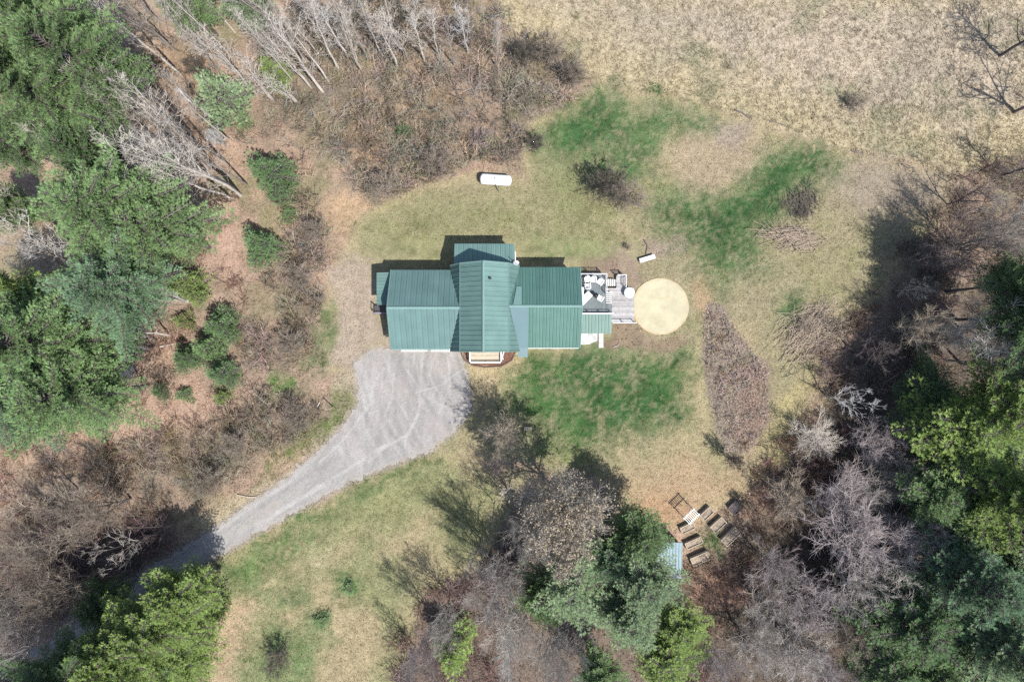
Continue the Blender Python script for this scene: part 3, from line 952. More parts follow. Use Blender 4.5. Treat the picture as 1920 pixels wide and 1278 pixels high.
def boards(parent, x0, x1, y0, y1, z, along, w, m, off, name='deck_board', skip=None):
    rng = random.Random(int(x0 * 91 + y0 * 7))
    k = round(((y1 - y0) if along == 'x' else (x1 - x0)) / w)
    for i in range(k):
        if along == 'x':
            ww = (y1 - y0) / k
            MB().box(((x0 + x1) / 2 + rng.uniform(-.02, .02), y0 + ww * (i + 0.5), z + rng.uniform(-.003, .003)), (x1 - x0, ww - 0.014, 0.04)).build(name, m, parent, off)
        else:
            ww = (x1 - x0) / k
            MB().box((x0 + ww * (i + 0.5), (y0 + y1) / 2 + rng.uniform(-.02, .02), z + rng.uniform(-.003, .003)), (ww - 0.014, y1 - y0, 0.04)).build(name, m, parent, off)


UZ, LZ = 0.9, 0.42
ud = empty('deck', (7.4, 4.4, 0), 0, 'raised grey stained deck holding the white chairs at the house end', 'deck', 'decks')
UO = (-7.4, -4.4, 0)
boards(ud, 5.85, 8.80, 2.52, 6.26, UZ, 'y', 0.15, M['deck_grey'], UO)
boards(ud, 8.82, 9.40, 2.52, 3.5, UZ, 'y', 0.15, M['deck_grey'], UO)
mb = MB(); mb.box((7.3, 6.2, UZ - 0.13), (2.9, 0.08, 0.2)); mb.box((8.74, 4.9, UZ - 0.13), (0.08, 2.5, 0.2)); mb.box((9.36, 3.0, UZ - 0.13), (0.06, 0.9, 0.2))
mb.box((7.3, 2.56, UZ - 0.13), (2.9, 0.06, 0.2)); mb.build('joist_frame', M['deck_grey'], ud, UO)
for x, y in ((6.1, 6.1), (8.7, 6.1), (6.1, 2.6), (9.3, 2.6), (8.7, 4.0)):
    MB().box((x, y, UZ / 2 - 0.05), (0.12, 0.12, UZ - 0.1)).build('support_post', M['wood'], ud, UO)
rail(ud, (6.3, 6.22), (8.76, 6.22), UZ, 0.95, M['white'], 3, True, UO)
rail(ud, (8.78, 6.2), (8.78, 5.85), UZ, 0.95, M['white'], 2, True, UO)
rail(ud, (8.78, 5.15), (8.78, 4.45), UZ, 0.95, M['white'], 2, True, UO)
rail(ud, (6.2, 2.57), (9.38, 2.57), UZ, 0.95, M['white'], 4, False, UO)
ld = empty('deck', (10.2, 3.4, 0), 0, 'low pale weathered board deck beside the round sand bed', 'deck', 'decks')
LO = (-10.2, -3.4, 0)
boards(ld, 8.84, 11.55, 1.66, 5.0, LZ, 'x', 0.14, M['deck_pale'], LO)
boards(ld, 9.86, 10.68, 5.0, 6.2, LZ, 'x', 0.14, M['deck_pale'], LO)
mb = MB(); mb.box((10.2, 1.7, LZ - 0.12), (2.7, 0.06, 0.18)); mb.box((11.5, 3.3, LZ - 0.12), (0.06, 3.2, 0.18)); mb.box((10.27, 6.15, LZ - 0.12), (0.8, 0.06, 0.18))
mb.build('joist_frame', M['deck_pale'], ld, LO)
for x, y in ((9.0, 1.8), (11.4, 1.8), (11.4, 4.8), (10.6, 6.1), (9.95, 6.1)):
    MB().box((x, y, LZ / 2 - 0.04), (0.12, 0.12, LZ - 0.08)).build('support_post', M['wood'], ld, LO)
rail(ld, (9.42, 1.70), (11.6, 1.70), LZ, 0.95, M['white'], 3, False, LO)
rail(ld, (9.9, 6.17), (10.66, 6.17), LZ, 0.95, M['white'], 2, True, LO)
rail(ld, (10.65, 6.1), (10.65, 5.05), LZ, 0.95, M['white'], 2, True, LO)
st = empty('deck_steps', (9.3, 5.5, 0), 0, 'short flight of white treads from the grey deck down to the low deck', 'steps')
for k in range(5):
    MB().box((-0.40 + k * 0.2, 0, 0.86 - k * 0.085), (0.10, 0.62, 0.04)).build('tread', M['white'], st)
for s in (-1, 1):
    MB().box((0, s * 0.30, 0.55), (1.0, 0.05, 0.14), ry=R(22)).build('stringer', M['dark_wood'], st)
bn = empty('slatted_bench', (9.1, 4.05, LZ + 0.02), 0, 'white slatted bench standing against the grey deck on the low deck', 'bench')
for k in range(6):
    MB().box((0, -0.48 + k * 0.19, 0.42), (0.5, 0.085, 0.035)).build('slat', M['white'], bn)
for s in (-1, 1):
    MB().box((s * 0.2, 0, 0.37), (0.05, 1.05, 0.06)).build('bearer', M['dark_wood'], bn)
    for t in (-1, 1):
        MB().box((s * 0.2, t * 0.45, 0.17), (0.06, 0.06, 0.34)).build('leg', M['dark_wood'], bn)
# storage bin by the sand bed
bx_, by_ = G(1180, 548, 1.0)
bin_ = empty('storage_bin', (bx_, by_, 0.0), R(4), 'white round-lidded storage bin between the low deck and the sand bed', 'bin')
mb = MB(); mb.lathe([(0.40, 0.0), (0.46, 0.9), (0.47, 0.92)], 24); mb.build('body', M['chair'], bin_, smooth=True)
mb = MB(); mb.lathe([(0.50, 0.90), (0.51, 0.97), (0.44, 1.06), (0.25, 1.12), (0.01, 1.14)], 24); mb.build('lid', M['chair'], bin_, smooth=True)
MB().box((0, -0.49, 0.90), (0.2, 0.05, 0.05)).build('handle', M['grey_metal'], bin_)


def make_chair(label):
    t = empty('patio_chair', (0, 0, 0), 0, label, 'chair', 'white patio chairs on the grey deck')
    mb = MB()
    for k in range(5): mb.box((0, -0.19 + k * 0.1, 0.41), (0.5, 0.088, 0.03))
    mb.build('seat', M['chair'], t)
    mb = MB()
    for k in range(5): mb.box((-0.2 + k * 0.1, 0.30, 0.66), (0.085, 0.03, 0.55), rx=R(-16))
    mb.box((0, 0.35, 0.9), (0.5, 0.04, 0.08)); mb.build('backrest', M['chair'], t)
    for s in (-1, 1):
        MB().box((s * 0.29, 0.02, 0.60), (0.09, 0.56, 0.03)).build('armrest', M['chair'], t)
        MB().box((s * 0.27, -0.22, 0.30), (0.045, 0.06, 0.60)).build('leg', M['chair'], t)
        MB().box((s * 0.27, 0.24, 0.30), (0.045, 0.06, 0.60)).build('leg', M['chair'], t)
    return t


chairs = [(1101.5, 524.5, 12, 'white patio chair nearest the house in the row along the north rail'),
          (1113, 525, -4, 'white patio chair in the middle of the row along the north rail'),
          (1125, 529.5, -40, 'white patio chair turned diagonally in the north east deck corner'),
          (1102, 535.5, 185, 'white patio chair facing the row of chairs from the south'),
          (1126, 558.5, 150, 'lone white patio chair angled near the gap in the east rail')]
ch0 = make_chair(chairs[0][3])
for i, (px, py, a, lb) in enumerate(chairs):
    c = ch0 if i == 0 else copy_tree(ch0)
    x, y = G(px, py, UZ + 0.45)
    c.location = (x, y, UZ + 0.02); c.rotation_euler = (0, 0, R(a)); c.scale = (0.84, 0.84, 0.95); c['label'] = lb
lx, ly = G(1097, 559.5, UZ + 0.35)
lo = empty('sun_lounger', (lx, ly, UZ + 0.02), R(-45), 'white sun lounger set diagonally against the house wall on the grey deck', 'sun lounger')
mb = MB()
for k in range(8): mb.box((0, -0.62 + k * 0.105, 0.33), (0.58, 0.09, 0.03))
mb.build('seat', M['chair'], lo)
mb = MB()
for k in range(5): mb.box((0, 0.26 + k * 0.095, 0.36 + k * 0.04), (0.58, 0.085, 0.03), rx=R(23))
mb.build('backrest', M['chair'], lo)
for s in (-1, 1):
    MB().box((s * 0.3, -0.05, 0.30), (0.05, 1.35, 0.07)).build('side_rail', M['chair'], lo)
    for t in (-0.55, 0.5): MB().box((s * 0.28, t, 0.14), (0.05, 0.06, 0.28)).build('leg', M['chair'], lo)
gxx, gyy = G(1117, 554, UZ + 0.5)
gr = empty('shadow_prop', (gxx, gyy, UZ + 0.02), R(30), 'small black kettle grill added for the shade beside the lone white chair on the grey deck', 'shadow_prop')  # black kettle shape added where only the white chair's shadow falls
mb = MB(); mb.lathe([(0.02, 0.45), (0.16, 0.5), (0.22, 0.62), (0.23, 0.68)], 16); mb.build('bowl', M['black'], gr, smooth=True)
mb = MB(); mb.lathe([(0.235, 0.68), (0.2, 0.80), (0.1, 0.87), (0.01, 0.89)], 16); mb.build('lid', M['black'], gr, smooth=True)
for k in range(3):
    a = R(120 * k + 20); MB().tube([(0.12 * math.cos(a), 0.12 * math.sin(a), 0.52), (0.26 * math.cos(a), 0.26 * math.sin(a), 0)], 0.015, 6).build('leg', M['black'], gr)
mb = MB(); tx, ty = G(1090, 546, UZ + 0.7)
tb = empty('side_table', (tx + 0.06, ty, UZ + 0.02), 0, 'narrow white side table against the house wall on the grey deck', 'table')
MB().box((0, 0, 0.7), (0.28, 0.75, 0.03)).build('table_top', M['chair'], tb)
for s in (-1, 1):
    for t in (-1, 1): MB().box((s * 0.1, t * 0.33, 0.34), (0.04, 0.04, 0.68)).build('leg', M['chair'], tb)

# west steps
wl = empty('entry_landing', (-12.3, 2.95, 0), 0, 'dark weathered landing with low rails below the west lean-to', 'landing')
for k in range(8): MB().box((-0.62 + k * 0.19, 0, 0.45), (0.17, 0.8, 0.04)).build('deck_board', M['dark_wood'], wl)
for x in (-0.68, 0.75):
    for y in (-0.36, 0.36): MB().box((x, y, 0.55), (0.08, 0.08, 1.1)).build('post', M['dark_wood'], wl)
MB().box((0.03, -0.36, 1.08), (1.5, 0.06, 0.05)).build('rail', mat('grey_rail', (0.30, 0.28, 0.34), 0.8, 0.1), wl)
MB().box((-0.68, 0, 1.13), (0.06, 0.8, 0.04)).build('rail', M['dark_wood'], wl)

# front porch
a = G(881.5, 656, 0.5); b = G(940, 679, 0.5)
pw, pd = b[0] - a[0], a[1] - b[1]
fp = empty('front_porch', ((a[0] + b[0]) / 2, b[1], 0), 0, 'small front porch of pale boards framed by white rails', 'porch')
for k in range(9):
    MB().box((0, 0.12 + k * 0.135, 0.5), (pw - 0.1, 0.12, 0.04)).build('deck_board', M['wood_pale'], fp)
for (x0, y0, x1, y1, nm) in ((-pw / 2, 0, pw / 2, 0, 3), (-pw / 2, 0, -pw / 2, pd, 2), (pw / 2, 0, pw / 2, pd, 2)):
    mb = MB(); mb.box(((x0 + x1) / 2, (y0 + y1) / 2, 0.94), (abs(x1 - x0) + 0.12, abs(y1 - y0) + 0.12, 0.05)); mb.build('rail', M['white'], fp)
    for k in range(nm):
        t = k / (nm - 1)
        if (x0, y0) != (-pw / 2, 0) or nm == 3 or k:
            MB().box((x0 + (x1 - x0) * t * 0.995, y0 + (y1 - y0) * t * 0.99, 0.46), (0.1, 0.1, 0.9)).build('post', M['white'], fp)
    bb = MB(); L_ = math.hypot(x1 - x0, y1 - y0)
    for k in range(1, int(L_ / 0.14)):
        t = k / int(L_ / 0.14); bb.box((x0 + (x1 - x0) * t, y0 + (y1 - y0) * t, 0.7), (0.035, 0.035, 0.42))
    bb.build('baluster_row', M['white'], fp)
mb = MB(); mb.box((0, 0.03, 0.4), (pw, 0.05, 0.2)); mb.box((-pw / 2 + .03, pd / 2, 0.4), (0.05, pd - .1, 0.2)); mb.box((pw / 2 - .03, pd / 2, 0.4), (0.05, pd - .1, 0.2))
mb.build('skirt_board', M['wood'], fp)
ed = MB(); pts = [G3(x, y, 0.05) for x, y in ((864, 655), (866, 666), (871, 674), (886, 684), (908, 688), (940, 686), (959, 675), (968, 656))]
ed.tube(pts, 0.06, 6)
tag(ed.build('bed_edging', M['edging']), 'curved dark edging round the red mulch bed at the front porch', 'edging')
sx, sy = G(943, 668)
mb = MB(); mb.tube([(sx + 0.1, sy + 0.45, 0.3), (sx, sy + 0.2, 0.08), (sx - 0.05, sy - 0.1, 0.06), (sx + 0.02, sy - 0.3, 0.06)], 0.055, 8)
tag(mb.build('drain_spout', M['white'], smooth=True), 'white curved drain spout lying in the red mulch bed by the front porch', 'drain pipe')


# ------------------------------------------------------------------ yard things
# round sand bed
sand_poly = [(1238 + 53.5 * math.cos(t) * (1 + 0.008 * math.sin(5 * t)), 574.5 + 53 * math.sin(t) * (1 + 0.008 * math.cos(4 * t))) for t in np.linspace(0, 2 * math.pi, 72, endpoint=False)]


def sand_col(X, Y):
    c = np.zeros(X.shape + (3,)) + np.array(S(222, 213, 180))
    n = fbm(X, Y, 1.3, 101)[..., None]
    c = c * (0.82 + 0.30 * n) * (0.94 + 0.12 * vn(X, Y, 0.35, 44)[..., None])
    r = np.hypot(X - G(1238, 0)[0], Y - G(0, 574.5)[1])
    th = np.arctan2(Y - G(0, 574.5)[1], X - G(1238, 0)[0])
    e = np.clip((r - 2.45) / 0.25 + (fbm(X, Y, 0.4, 105) - 0.5) * 1.6, 0, 1)[..., None] * (0.4 + 0.5 * np.clip(-np.cos(th - 0.9), 0, 1))[..., None]
    c = c * (1 - e) + np.array(S(212, 178, 136)) * e
    for (ax, ay, bx2, by2, w) in ((1228, 560, 1262, 556, 1.0), (1244, 575, 1246, 605, 1.6), (1215, 545, 1240, 541, 0.8), (1218, 600, 1240, 614, 1.2)):
        d_ = seg_dist(X * PX + 960, 639 - Y * PX, [(ax, ay), (bx2, by2)], False)
        t = np.clip(1 - d_ / w / 2, 0, 1)[..., None] * 0.25
        c = c * (1 - t) + np.array(S(196, 178, 130)) * t
    return c


sb = patch('sand_bed', sand_poly, 0.06, 0.09, sand_col, ground_mat('sand', 0.08, 0.25, 10, 2), 1.0, 3)
tag(sb, 'large round bed of pale yellow sand beside the low deck', 'sand bed')
# propane tank
x, y = G(929.5, 336.5, 0.9)
pt = empty('propane_tank', (x, y, 0), R(-3.8), 'long white propane tank on the lawn below the brush thicket', 'propane tank')
mb = MB(); prof = []
Lh, rr = 1.50, 0.49
pts = []; rad = []
for k in range(9):
    t = math.pi / 2 * k / 8
    pts.append((-Lh + 0.30 - 0.30 * math.cos(t), 0, 0.80)); rad.append(max(0.01, rr * math.sin(t)))
for k in range(8, -1, -1):
    t = math.pi / 2 * k / 8
    pts.append((Lh - 0.30 + 0.30 * math.cos(t), 0, 0.80)); rad.append(max(0.01, rr * math.sin(t)))
mb.tube(pts, rad, 28); mb.build('tank', M['chair'], pt, smooth=True)
mb = MB(); mb.lathe([(0.10, 1.22), (0.10, 1.36), (0.07, 1.40), (0.01, 1.41)], 14, (-0.05, 0, 0)); dm = mb.build('valve_dome', M['grey_metal'], pt, smooth=True)
for s in (-0.85, 0.85):
    MB().box((s, 0, 0.19), (0.18, 0.7, 0.36)).build('foot', M['concrete'], pt)
mb = MB(); mb.tube([(-0.05, -0.12, 1.3), (0.0, -0.5, 0.9), (0.12, -0.62, 0.3), (0.35, -0.95, 0.05)], 0.035, 6); mb.build('gas_pipe', M['dark_wood'], pt)

# white bench by the sand bed
x, y = G(1214, 484.5, 0.45)
wb = empty('plank_bench', (x, y, 0), R(17), 'weathered white plank bench on the grass north of the sand bed', 'bench')
for k in range(3): MB().box((0, -0.135 + k * 0.135, 0.44), (1.5, 0.128, 0.04)).build('plank', M['white'], wb)
for s in (-0.55, 0.55): MB().box((s, 0, 0.21), (0.06, 0.36, 0.42)).build('leg', M['wood'], wb)

# small slatted crate in the tree shade
x, y = G(990, 804, 0.4)
cr = empty('garden_bench', (x, y, 0), R(-2), 'small pale two-seat garden bench at the edge of the tree shade', 'bench')
for k in range(4): MB().box((0, -0.12 + k * 0.08, 0.4), (0.72, 0.065, 0.03)).build('slat', M['wood_pale'], cr)
MB().box((0, 0.2, 0.58), (0.72, 0.03, 0.3)).build('backrest', M['wood_pale'], cr)
MB().box((0, 0.05, 0.43), (0.05, 0.36, 0.05)).build('divider', M['wood_pale'], cr)
for s in (-1, 1):
    for t in (-1, 1): MB().box((s * 0.31, t * 0.13, 0.19), (0.06, 0.06, 0.38)).build('leg', M['wood'], cr)


# raised beds
def raised(px, py, Lpx, Wpx, ang, label, m_frame, m_soil, div=False, h=0.52):
    x, y = G(px, py, h)
    L_ = Lpx / PX * (1 - h / H); W_ = Wpx / PX * (1 - h / H)
    t = empty('raised_bed', (x, y, 0), R(ang), label, 'garden bed', 'raised garden beds by the shed')
    for s in (-1, 1):
        MB().box((0, s * (W_ / 2 - 0.025), h / 2), (L_, 0.05, h)).build('long_board', m_frame, t)
        MB().box((s * (L_ / 2 - 0.026), 0, h / 2), (0.05, W_ - 0.104, h - 0.004)).build('end_board', m_frame, t)
    mb = MB(); n = 7
    rng = random.Random(int(px))
    gv = []
    for i in range(n + 1):
        for j in range(5):
            gv.append((-L_ / 2 + 0.06 + (L_ - 0.12) * i / n, -W_ / 2 + 0.06 + (W_ - 0.12) * j / 4, h - 0.12 + rng.uniform(-0.04, 0.05)))
    mb.v = gv
    for i in range(n):
        for j in range(4):
            a = i * 5 + j; mb.f.append([a, a + 5, a + 6, a + 1])
    mb.build('soil', m_soil, t)
    if div: MB().box((0.05, 0, h / 2 + 0.02), (0.05, W_ - 0.11, h)).build('divider', m_frame, t)
    return t


raised(1326, 963, 25.8, 14, 43, 'raised bed closest to the white arbor in the outer row of three', M['wood_pale'], M['soil'])
raised(1347.3, 984, 29.5, 15.3, 42, 'raised bed in the middle of the outer row of three', M['wood_pale'], M['soil'])
raised(1371, 1006, 36.8, 17, 43, 'longest undivided raised bed at the lower end of the outer row', M['wood_pale'], M['soil'])
raised(1289.5, 990, 27, 12.6, 25, 'raised bed just below the foot of the white arbor', M['wood_pale'], M['soil'])
raised(1301.4, 1018, 33, 12.5, 24, 'raised bed beside the blue shed roof between two others', M['wood_pale'], M['soil'])
raised(1314, 1047.4, 37, 16, 23, 'raised bed split by a middle board at the bottom of the inner row', M['wood_pale'], M['soil'], True)
raised(1381, 951, 24, 20, 41, 'dark weathered raised bed set apart under the tree branches', M['bark_dark'], M['soil_dark'])

# white arbor
ax, ay = G(1296, 967, 2.1)
ar = empty('garden_arbor', (ax, ay, 0), R(44), 'white slatted garden arbor at the head of the raised beds', 'arbor')
AH = 2.15
for sx in (-0.58, 0.58):
    for sy in (-0.33, 0.33): MB().box((sx, sy, AH / 2), (0.08, 0.08, AH)).build('post', M['arbor'], ar)
for sy in (-0.33, 0.33): MB().box((0, sy, AH + 0.04), (1.45, 0.06, 0.09)).build('beam', M['arbor'], ar)
for k in range(8): MB().box((-0.6 + k * 0.172, 0, AH + 0.11), (0.06, 0.95, 0.05)).build('slat', M['arbor'], ar)
for sx in (-0.58, 0.58):
    for k in range(5): MB().box((sx, 0, 0.4 + k * 0.36), (0.04, 0.58, 0.04)).build('side_slat', M['arbor'], ar)

# shed with blue metal roof
a = G(1243, 1015.5, 2.3); b = G(1278, 1085, 2.3)
sh = empty('garden_shed', ((a[0] + b[0]) / 2 - 0.4, (a[1] + b[1]) / 2, 0), 0, 'small shed with pale blue ribbed roof half hidden under a pine', 'shed')
SO = tuple(-Vector(sh.location))
mb = MB(); mb.box(((a[0] + b[0]) / 2 - 0.4, (a[1] + b[1]) / 2, 1.0), (b[0] - a[0] + 0.5, a[1] - b[1] - 0.3, 2.0)); mb.build('wall', M['dark_wood'], sh, SO)
slope('shed_roof', [(a[0] - 0.8, b[1], 2.15), (b[0], b[1], 2.15), (b[0], a[1], 2.45), (a[0] - 0.8, a[1], 2.45)], 0.28, M['shed_roof'], sh, trim=M['roof_trim'])
MB().box((b[0] + 0.03, (a[1] + b[1]) / 2, 2.28), (0.05, a[1] - b[1], 0.12), rx=R(5)).build('rake_trim', M['roof'], sh, SO)

# leaning posts and a sign stake
x, y = G(624.5, 763)
mb = MB(); mb.tube([(x, y, 0), (x - 0.06, y - 0.02, 1.15), (x - 0.1, y - 0.02, 2.1)], [0.06, 0.055, 0.05], 8)
tag(mb.build('marker_post', M['wood_pale']), 'slim wooden post standing in the grass beside the drive bend', 'post')
x, y = G(600, 757)
mb = MB(); mb.tube([(x - 0.25, y - 0.28, 0.04), (x + 0.05, y + 0.18, 0.35)], 0.03, 6)
tag(mb.build('stake', M['white']), 'short white stake leaning left of the post by the drive', 'stake')
a = G(445, 927); b = G(482, 931)
mb = MB(); mb.tube([(a[0], a[1], 0.06), ((a[0] + b[0]) / 2, b[1] + 0.02, 0.07), (b[0], b[1], 0.06)], 0.05, 6)
tag(mb.build('fallen_pole', M['wood_pale']), 'pale fallen pole lying at the upper edge of the drive', 'log')


# ------------------------------------------------------------------ tree builders
def bare_tree_mesh(seed, h, cr, clear=0.35, n1=34, n2=7, n3=6, up=0.55, twig=0.016, trunk_r=0.16, lean=(0, 0), tip_up=0.35, leaf=0, fork=False, bf=0.6):
    rng = np.random.RandomState(seed)
    T0, T1, TR0, TR1 = [], [], [], []
    B0, B1, BR0, BR1 = [], [], [], []
    # trunk(s)
    stems = []
    ns = 3 if fork else 1
    for s in range(ns):
        p = np.array([0, 0, -0.1]); pts = [p.copy()]
        sa = rng.uniform(0, 6.28); sp = np.array([math.cos(sa), math.sin(sa), 0]) * ((0.28 if bf > 0.5 else 0.13) if fork else 0.0)
        nseg = 10
        for k in range(nseg):
            dv = np.array([lean[0], lean[1], 0]) / nseg * h + np.array([rng.normal() * 0.05, rng.normal() * 0.05, 0]) * h / nseg
            if k > 1: dv = dv + sp * h / nseg
            p = p + dv + np.array([0, 0, h / nseg]); pts.append(p.copy())
        pts = np.array(pts)
        rr = trunk_r * (1 - np.linspace(0, 1, nseg + 1) ** 1.1 * 0.93) * (0.75 if fork else 1)
        stems.append((pts, rr))
        for k in range(nseg):
            T0.append(pts[k]); T1.append(pts[k + 1]); TR0.append(rr[k]); TR1.append(rr[k + 1])

    def unit(v): return v / max(np.linalg.norm(v), 1e-6)

    def grow(p, dv, L, r, nseg, curve, lst=None):
        pts = [p.copy()]
        dv = unit(dv)
        for k in range(nseg):
            dv = unit(dv + rng.normal(size=3) * 0.16 + np.array([0, 0, curve]) / nseg)
            q = p + dv * L / nseg
            ra = r * (1 - 0.75 * k / nseg); rb = r * (1 - 0.75 * (k + 1) / nseg)
            B0.append(p); B1.append(q); BR0.append(ra); BR1.append(rb)
            p = q; pts.append(p.copy())
        return np.array(pts), dv
    leafp = []
    ga = rng.uniform(0, 6.28)
    for i in range(n1):
        pts, rr = stems[i % ns]
        t = clear + (1 - clear) * ((i + rng.rand()) / n1) ** 0.85
        t = min(t, 0.985)
        f = t * (len(pts) - 1); k = int(f); p = pts[k] + (pts[min(k + 1, len(pts) - 1)] - pts[k]) * (f - k)
        ga += 2.4 + rng.normal() * 0.3
        s = (t - clear) / (1 - clear)
        prof = (0.55 + 0.9 * s * (1 - s) * 2) * (1 - 0.55 * s ** 2)
        L = cr * prof * rng.uniform(0.8, 1.25)
        dv = np.array([math.cos(ga), math.sin(ga), up + 0.7 * s + rng.normal() * 0.12])
        r1 = max(trunk_r * (1 - t * 0.9) * bf, twig * 2.0)
        bp, bd = grow(p, dv, L, r1, 5, tip_up)
        for j in range(n2):
            tt = rng.uniform(0.25, 1.0); f2 = tt * 5; k2 = min(int(f2), 4)
            p2 = bp[k2] + (bp[k2 + 1] - bp[k2]) * (f2 - k2)
            ax = unit(bp[k2 + 1] - bp[k2])
            side = unit(np.cross(ax, rng.normal(size=3)))
            L2 = L * rng.uniform(0.28, 0.5) * (1.15 - 0.5 * tt)
            p2s, d2 = grow(p2, ax * 0.8 + side * 0.8 + np.array([0, 0, 0.15]), L2, max(r1 * 0.55, twig * 1.3), 3, tip_up * 0.5)
            for m_ in range(n3):
                t3 = rng.uniform(0.2, 1.0); f3 = t3 * 3; k3 = min(int(f3), 2)
                p3 = p2s[k3] + (p2s[k3 + 1] - p2s[k3]) * (f3 - k3)
                ax3 = unit(p2s[k3 + 1] - p2s[k3])
                sd = unit(np.cross(ax3, rng.normal(size=3)))
                p3s, _ = grow(p3, ax3 * 0.8 + sd * 0.75 + np.array([0, 0, 0.15]), max(L2 * rng.uniform(0.3, 0.6), 0.25), twig, 2, 0.1)
                if leaf and rng.rand() < leaf:
                    for q in range(3): leafp.append(p3s[-1] + rng.normal(size=3) * 0.10)
    return (T0, T1, TR0, TR1), (B0, B1, BR0, BR1), leafp


def make_bare(name, seed, **kw):
    leaf = kw.get('leaf', 0)
    t, b, lp = bare_tree_mesh(seed, **kw)
    V, F, _ = tubes(*t, sides=7)
    tm = np_mesh(name + '_trunk', V, F, M['bark'])
    for p in tm.polygons: p.use_smooth = True
    V, F, _ = tubes(*b, sides=3)
    if leaf:
        rng = np.random.RandomState(seed)
        C = np.array(lp); D = rng.normal(size=C.shape); D /= np.linalg.norm(D, axis=1, keepdims=True)
        s = np.cross(D, rng.normal(size=C.shape)); s /= np.linalg.norm(s, axis=1, keepdims=True)
        a = 0.075
        LV = np.stack([C, C + (D * 0.6 + s * 0.5) * a * 2, C + D * a * 3, C + (D * 0.6 - s * 0.5) * a * 2], 1).reshape(-1, 3)
        LF = np.arange(len(LV)).reshape(-1, 4) + len(V)
        V = np.concatenate([V, LV]); nF = len(F); F = np.concatenate([F, LF])
    cm = np_mesh(name + '_crown', V, F, M['twig'])
    if leaf:
        cm.materials.append(M['dead_leaf'])
        idx = np.zeros(len(F), np.int32); idx[nF:] = 1
        cm.polygons.foreach_set('material_index', idx)
    return tm, cm


def make_pine(name, seed, h, cr, z0=0.28, whorl=0.62, per=6, dens=1.0, needle=0.27, width=0.052, per_tuft=10, cone=1.15, droop=0.1, lobe=0.14):
    rng = np.random.RandomState(seed)
    B0, B1, R0, R1 = [], [], [], []
    C, D = [], []
    shade = []
    z = z0 * h
    lph = rng.uniform(0, 6.28)
    a0 = 0.0
    while z < h - 0.3:
        s = (z - z0 * h) / (h * (1 - z0))
        L = cr * (1 - s ** cone) * (0.72 + 0.28 * min(1, s / 0.12)) + 0.35
        for b in range(per):
            if rng.rand() < 0.10: continue
            a = a0 + 2 * math.pi * b / per + rng.normal() * 0.22
            Lb = L * rng.uniform(0.55, 1.15) * (1 + lobe * math.sin(3 * a + lph) + lobe * 0.7 * math.sin(5 * a + 2 * lph + z))
            rise = 0.10 + 0.75 * s ** 1.5 + rng.normal() * 0.06
            n = 6
            p = np.array([0, 0, z + rng.normal() * 0.15]); dv = np.array([math.cos(a), math.sin(a), rise])
            pts = [p]
            for k in range(n):
                dv = dv + np.array([rng.normal() * 0.09, rng.normal() * 0.09, 0.05 - droop * (1 - s)])
                p = p + dv / np.linalg.norm(dv) * Lb / n; pts.append(p)
            pts = np.array(pts)
            for k in range(n):
                B0.append(pts[k]); B1.append(pts[k + 1]); R0.append(0.05 * (1 - k / n) + 0.015); R1.append(0.05 * (1 - (k + 1) / n) + 0.012)
            # side sprays
            ns = max(3, int(Lb / 0.26 * dens))
            for q in range(ns):
                t = 0.22 + 0.78 * (q + rng.rand()) / ns
                f = t * n; k = min(int(f), n - 1)
                c = pts[k] + (pts[k + 1] - pts[k]) * (f - k)
                ax = pts[k + 1] - pts[k]; ax = ax / np.linalg.norm(ax)
                for side in (-1, 1):
                    sd = np.array([-ax[1], ax[0], 0]) * side
                    Ls = Lb * 0.30 * (1.12 - t) + 0.22
                    Ls *= rng.uniform(0.6, 1.2)
                    dirv = sd * 0.85 + ax * 0.6 + np.array([0, 0, 0.10 + rng.normal() * 0.12])
                    dirv /= np.linalg.norm(dirv)
                    m = max(1, int(Ls / 0.24 + 0.5))
                    e = c + dirv * Ls
                    B0.append(c); B1.append(e); R0.append(0.018); R1.append(0.008)
                    for w in range(m):
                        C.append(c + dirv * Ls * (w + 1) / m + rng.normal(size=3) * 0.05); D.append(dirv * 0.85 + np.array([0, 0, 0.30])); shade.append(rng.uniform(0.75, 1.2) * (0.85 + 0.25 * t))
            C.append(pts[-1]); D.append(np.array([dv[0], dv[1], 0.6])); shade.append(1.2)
        a0 += 0.7 + rng.rand() * 0.5
        z += whorl * rng.uniform(0.8, 1.25)
    for k in range(10):
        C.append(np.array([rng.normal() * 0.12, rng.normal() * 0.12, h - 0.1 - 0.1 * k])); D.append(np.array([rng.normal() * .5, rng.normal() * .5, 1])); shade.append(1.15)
    C = np.repeat(np.array(C), per_tuft, 0); D = np.repeat(np.array(D), per_tuft, 0); sh_ = np.repeat(np.array(shade), per_tuft)
    D = D + rng.normal(size=D.shape) * np.array([0.42, 0.42, 0.32])
    D /= np.linalg.norm(D, axis=1, keepdims=True)
    n = len(C)
    V, F = tri_blades(C, D, needle * rng.uniform(0.7, 1.25, n), width * rng.uniform(0.8, 1.3, n), rng, 4.0)
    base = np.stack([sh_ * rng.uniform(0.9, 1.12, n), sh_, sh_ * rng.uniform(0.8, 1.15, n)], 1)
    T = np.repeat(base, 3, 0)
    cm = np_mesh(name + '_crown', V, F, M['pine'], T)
    V, F, _ = tubes(B0, B1, R0, R1, sides=3)
    bm_ = np_mesh(name + '_branches', V, F, M['bark_dark'])
    V, F, _ = tubes([(0, 0, -0.1 + h * k / 6) for k in range(6)], [(0, 0, -0.1 + h * (k + 1) / 6) for k in range(6)],
                    [0.22 * (1 - k / 6.3) for k in range(6)], [0.22 * (1 - (k + 1) / 6.3) for k in range(6)], sides=7)
    tm = np_mesh(name + '_trunk', V, F, M['bark_dark'])
    return tm, bm_, cm


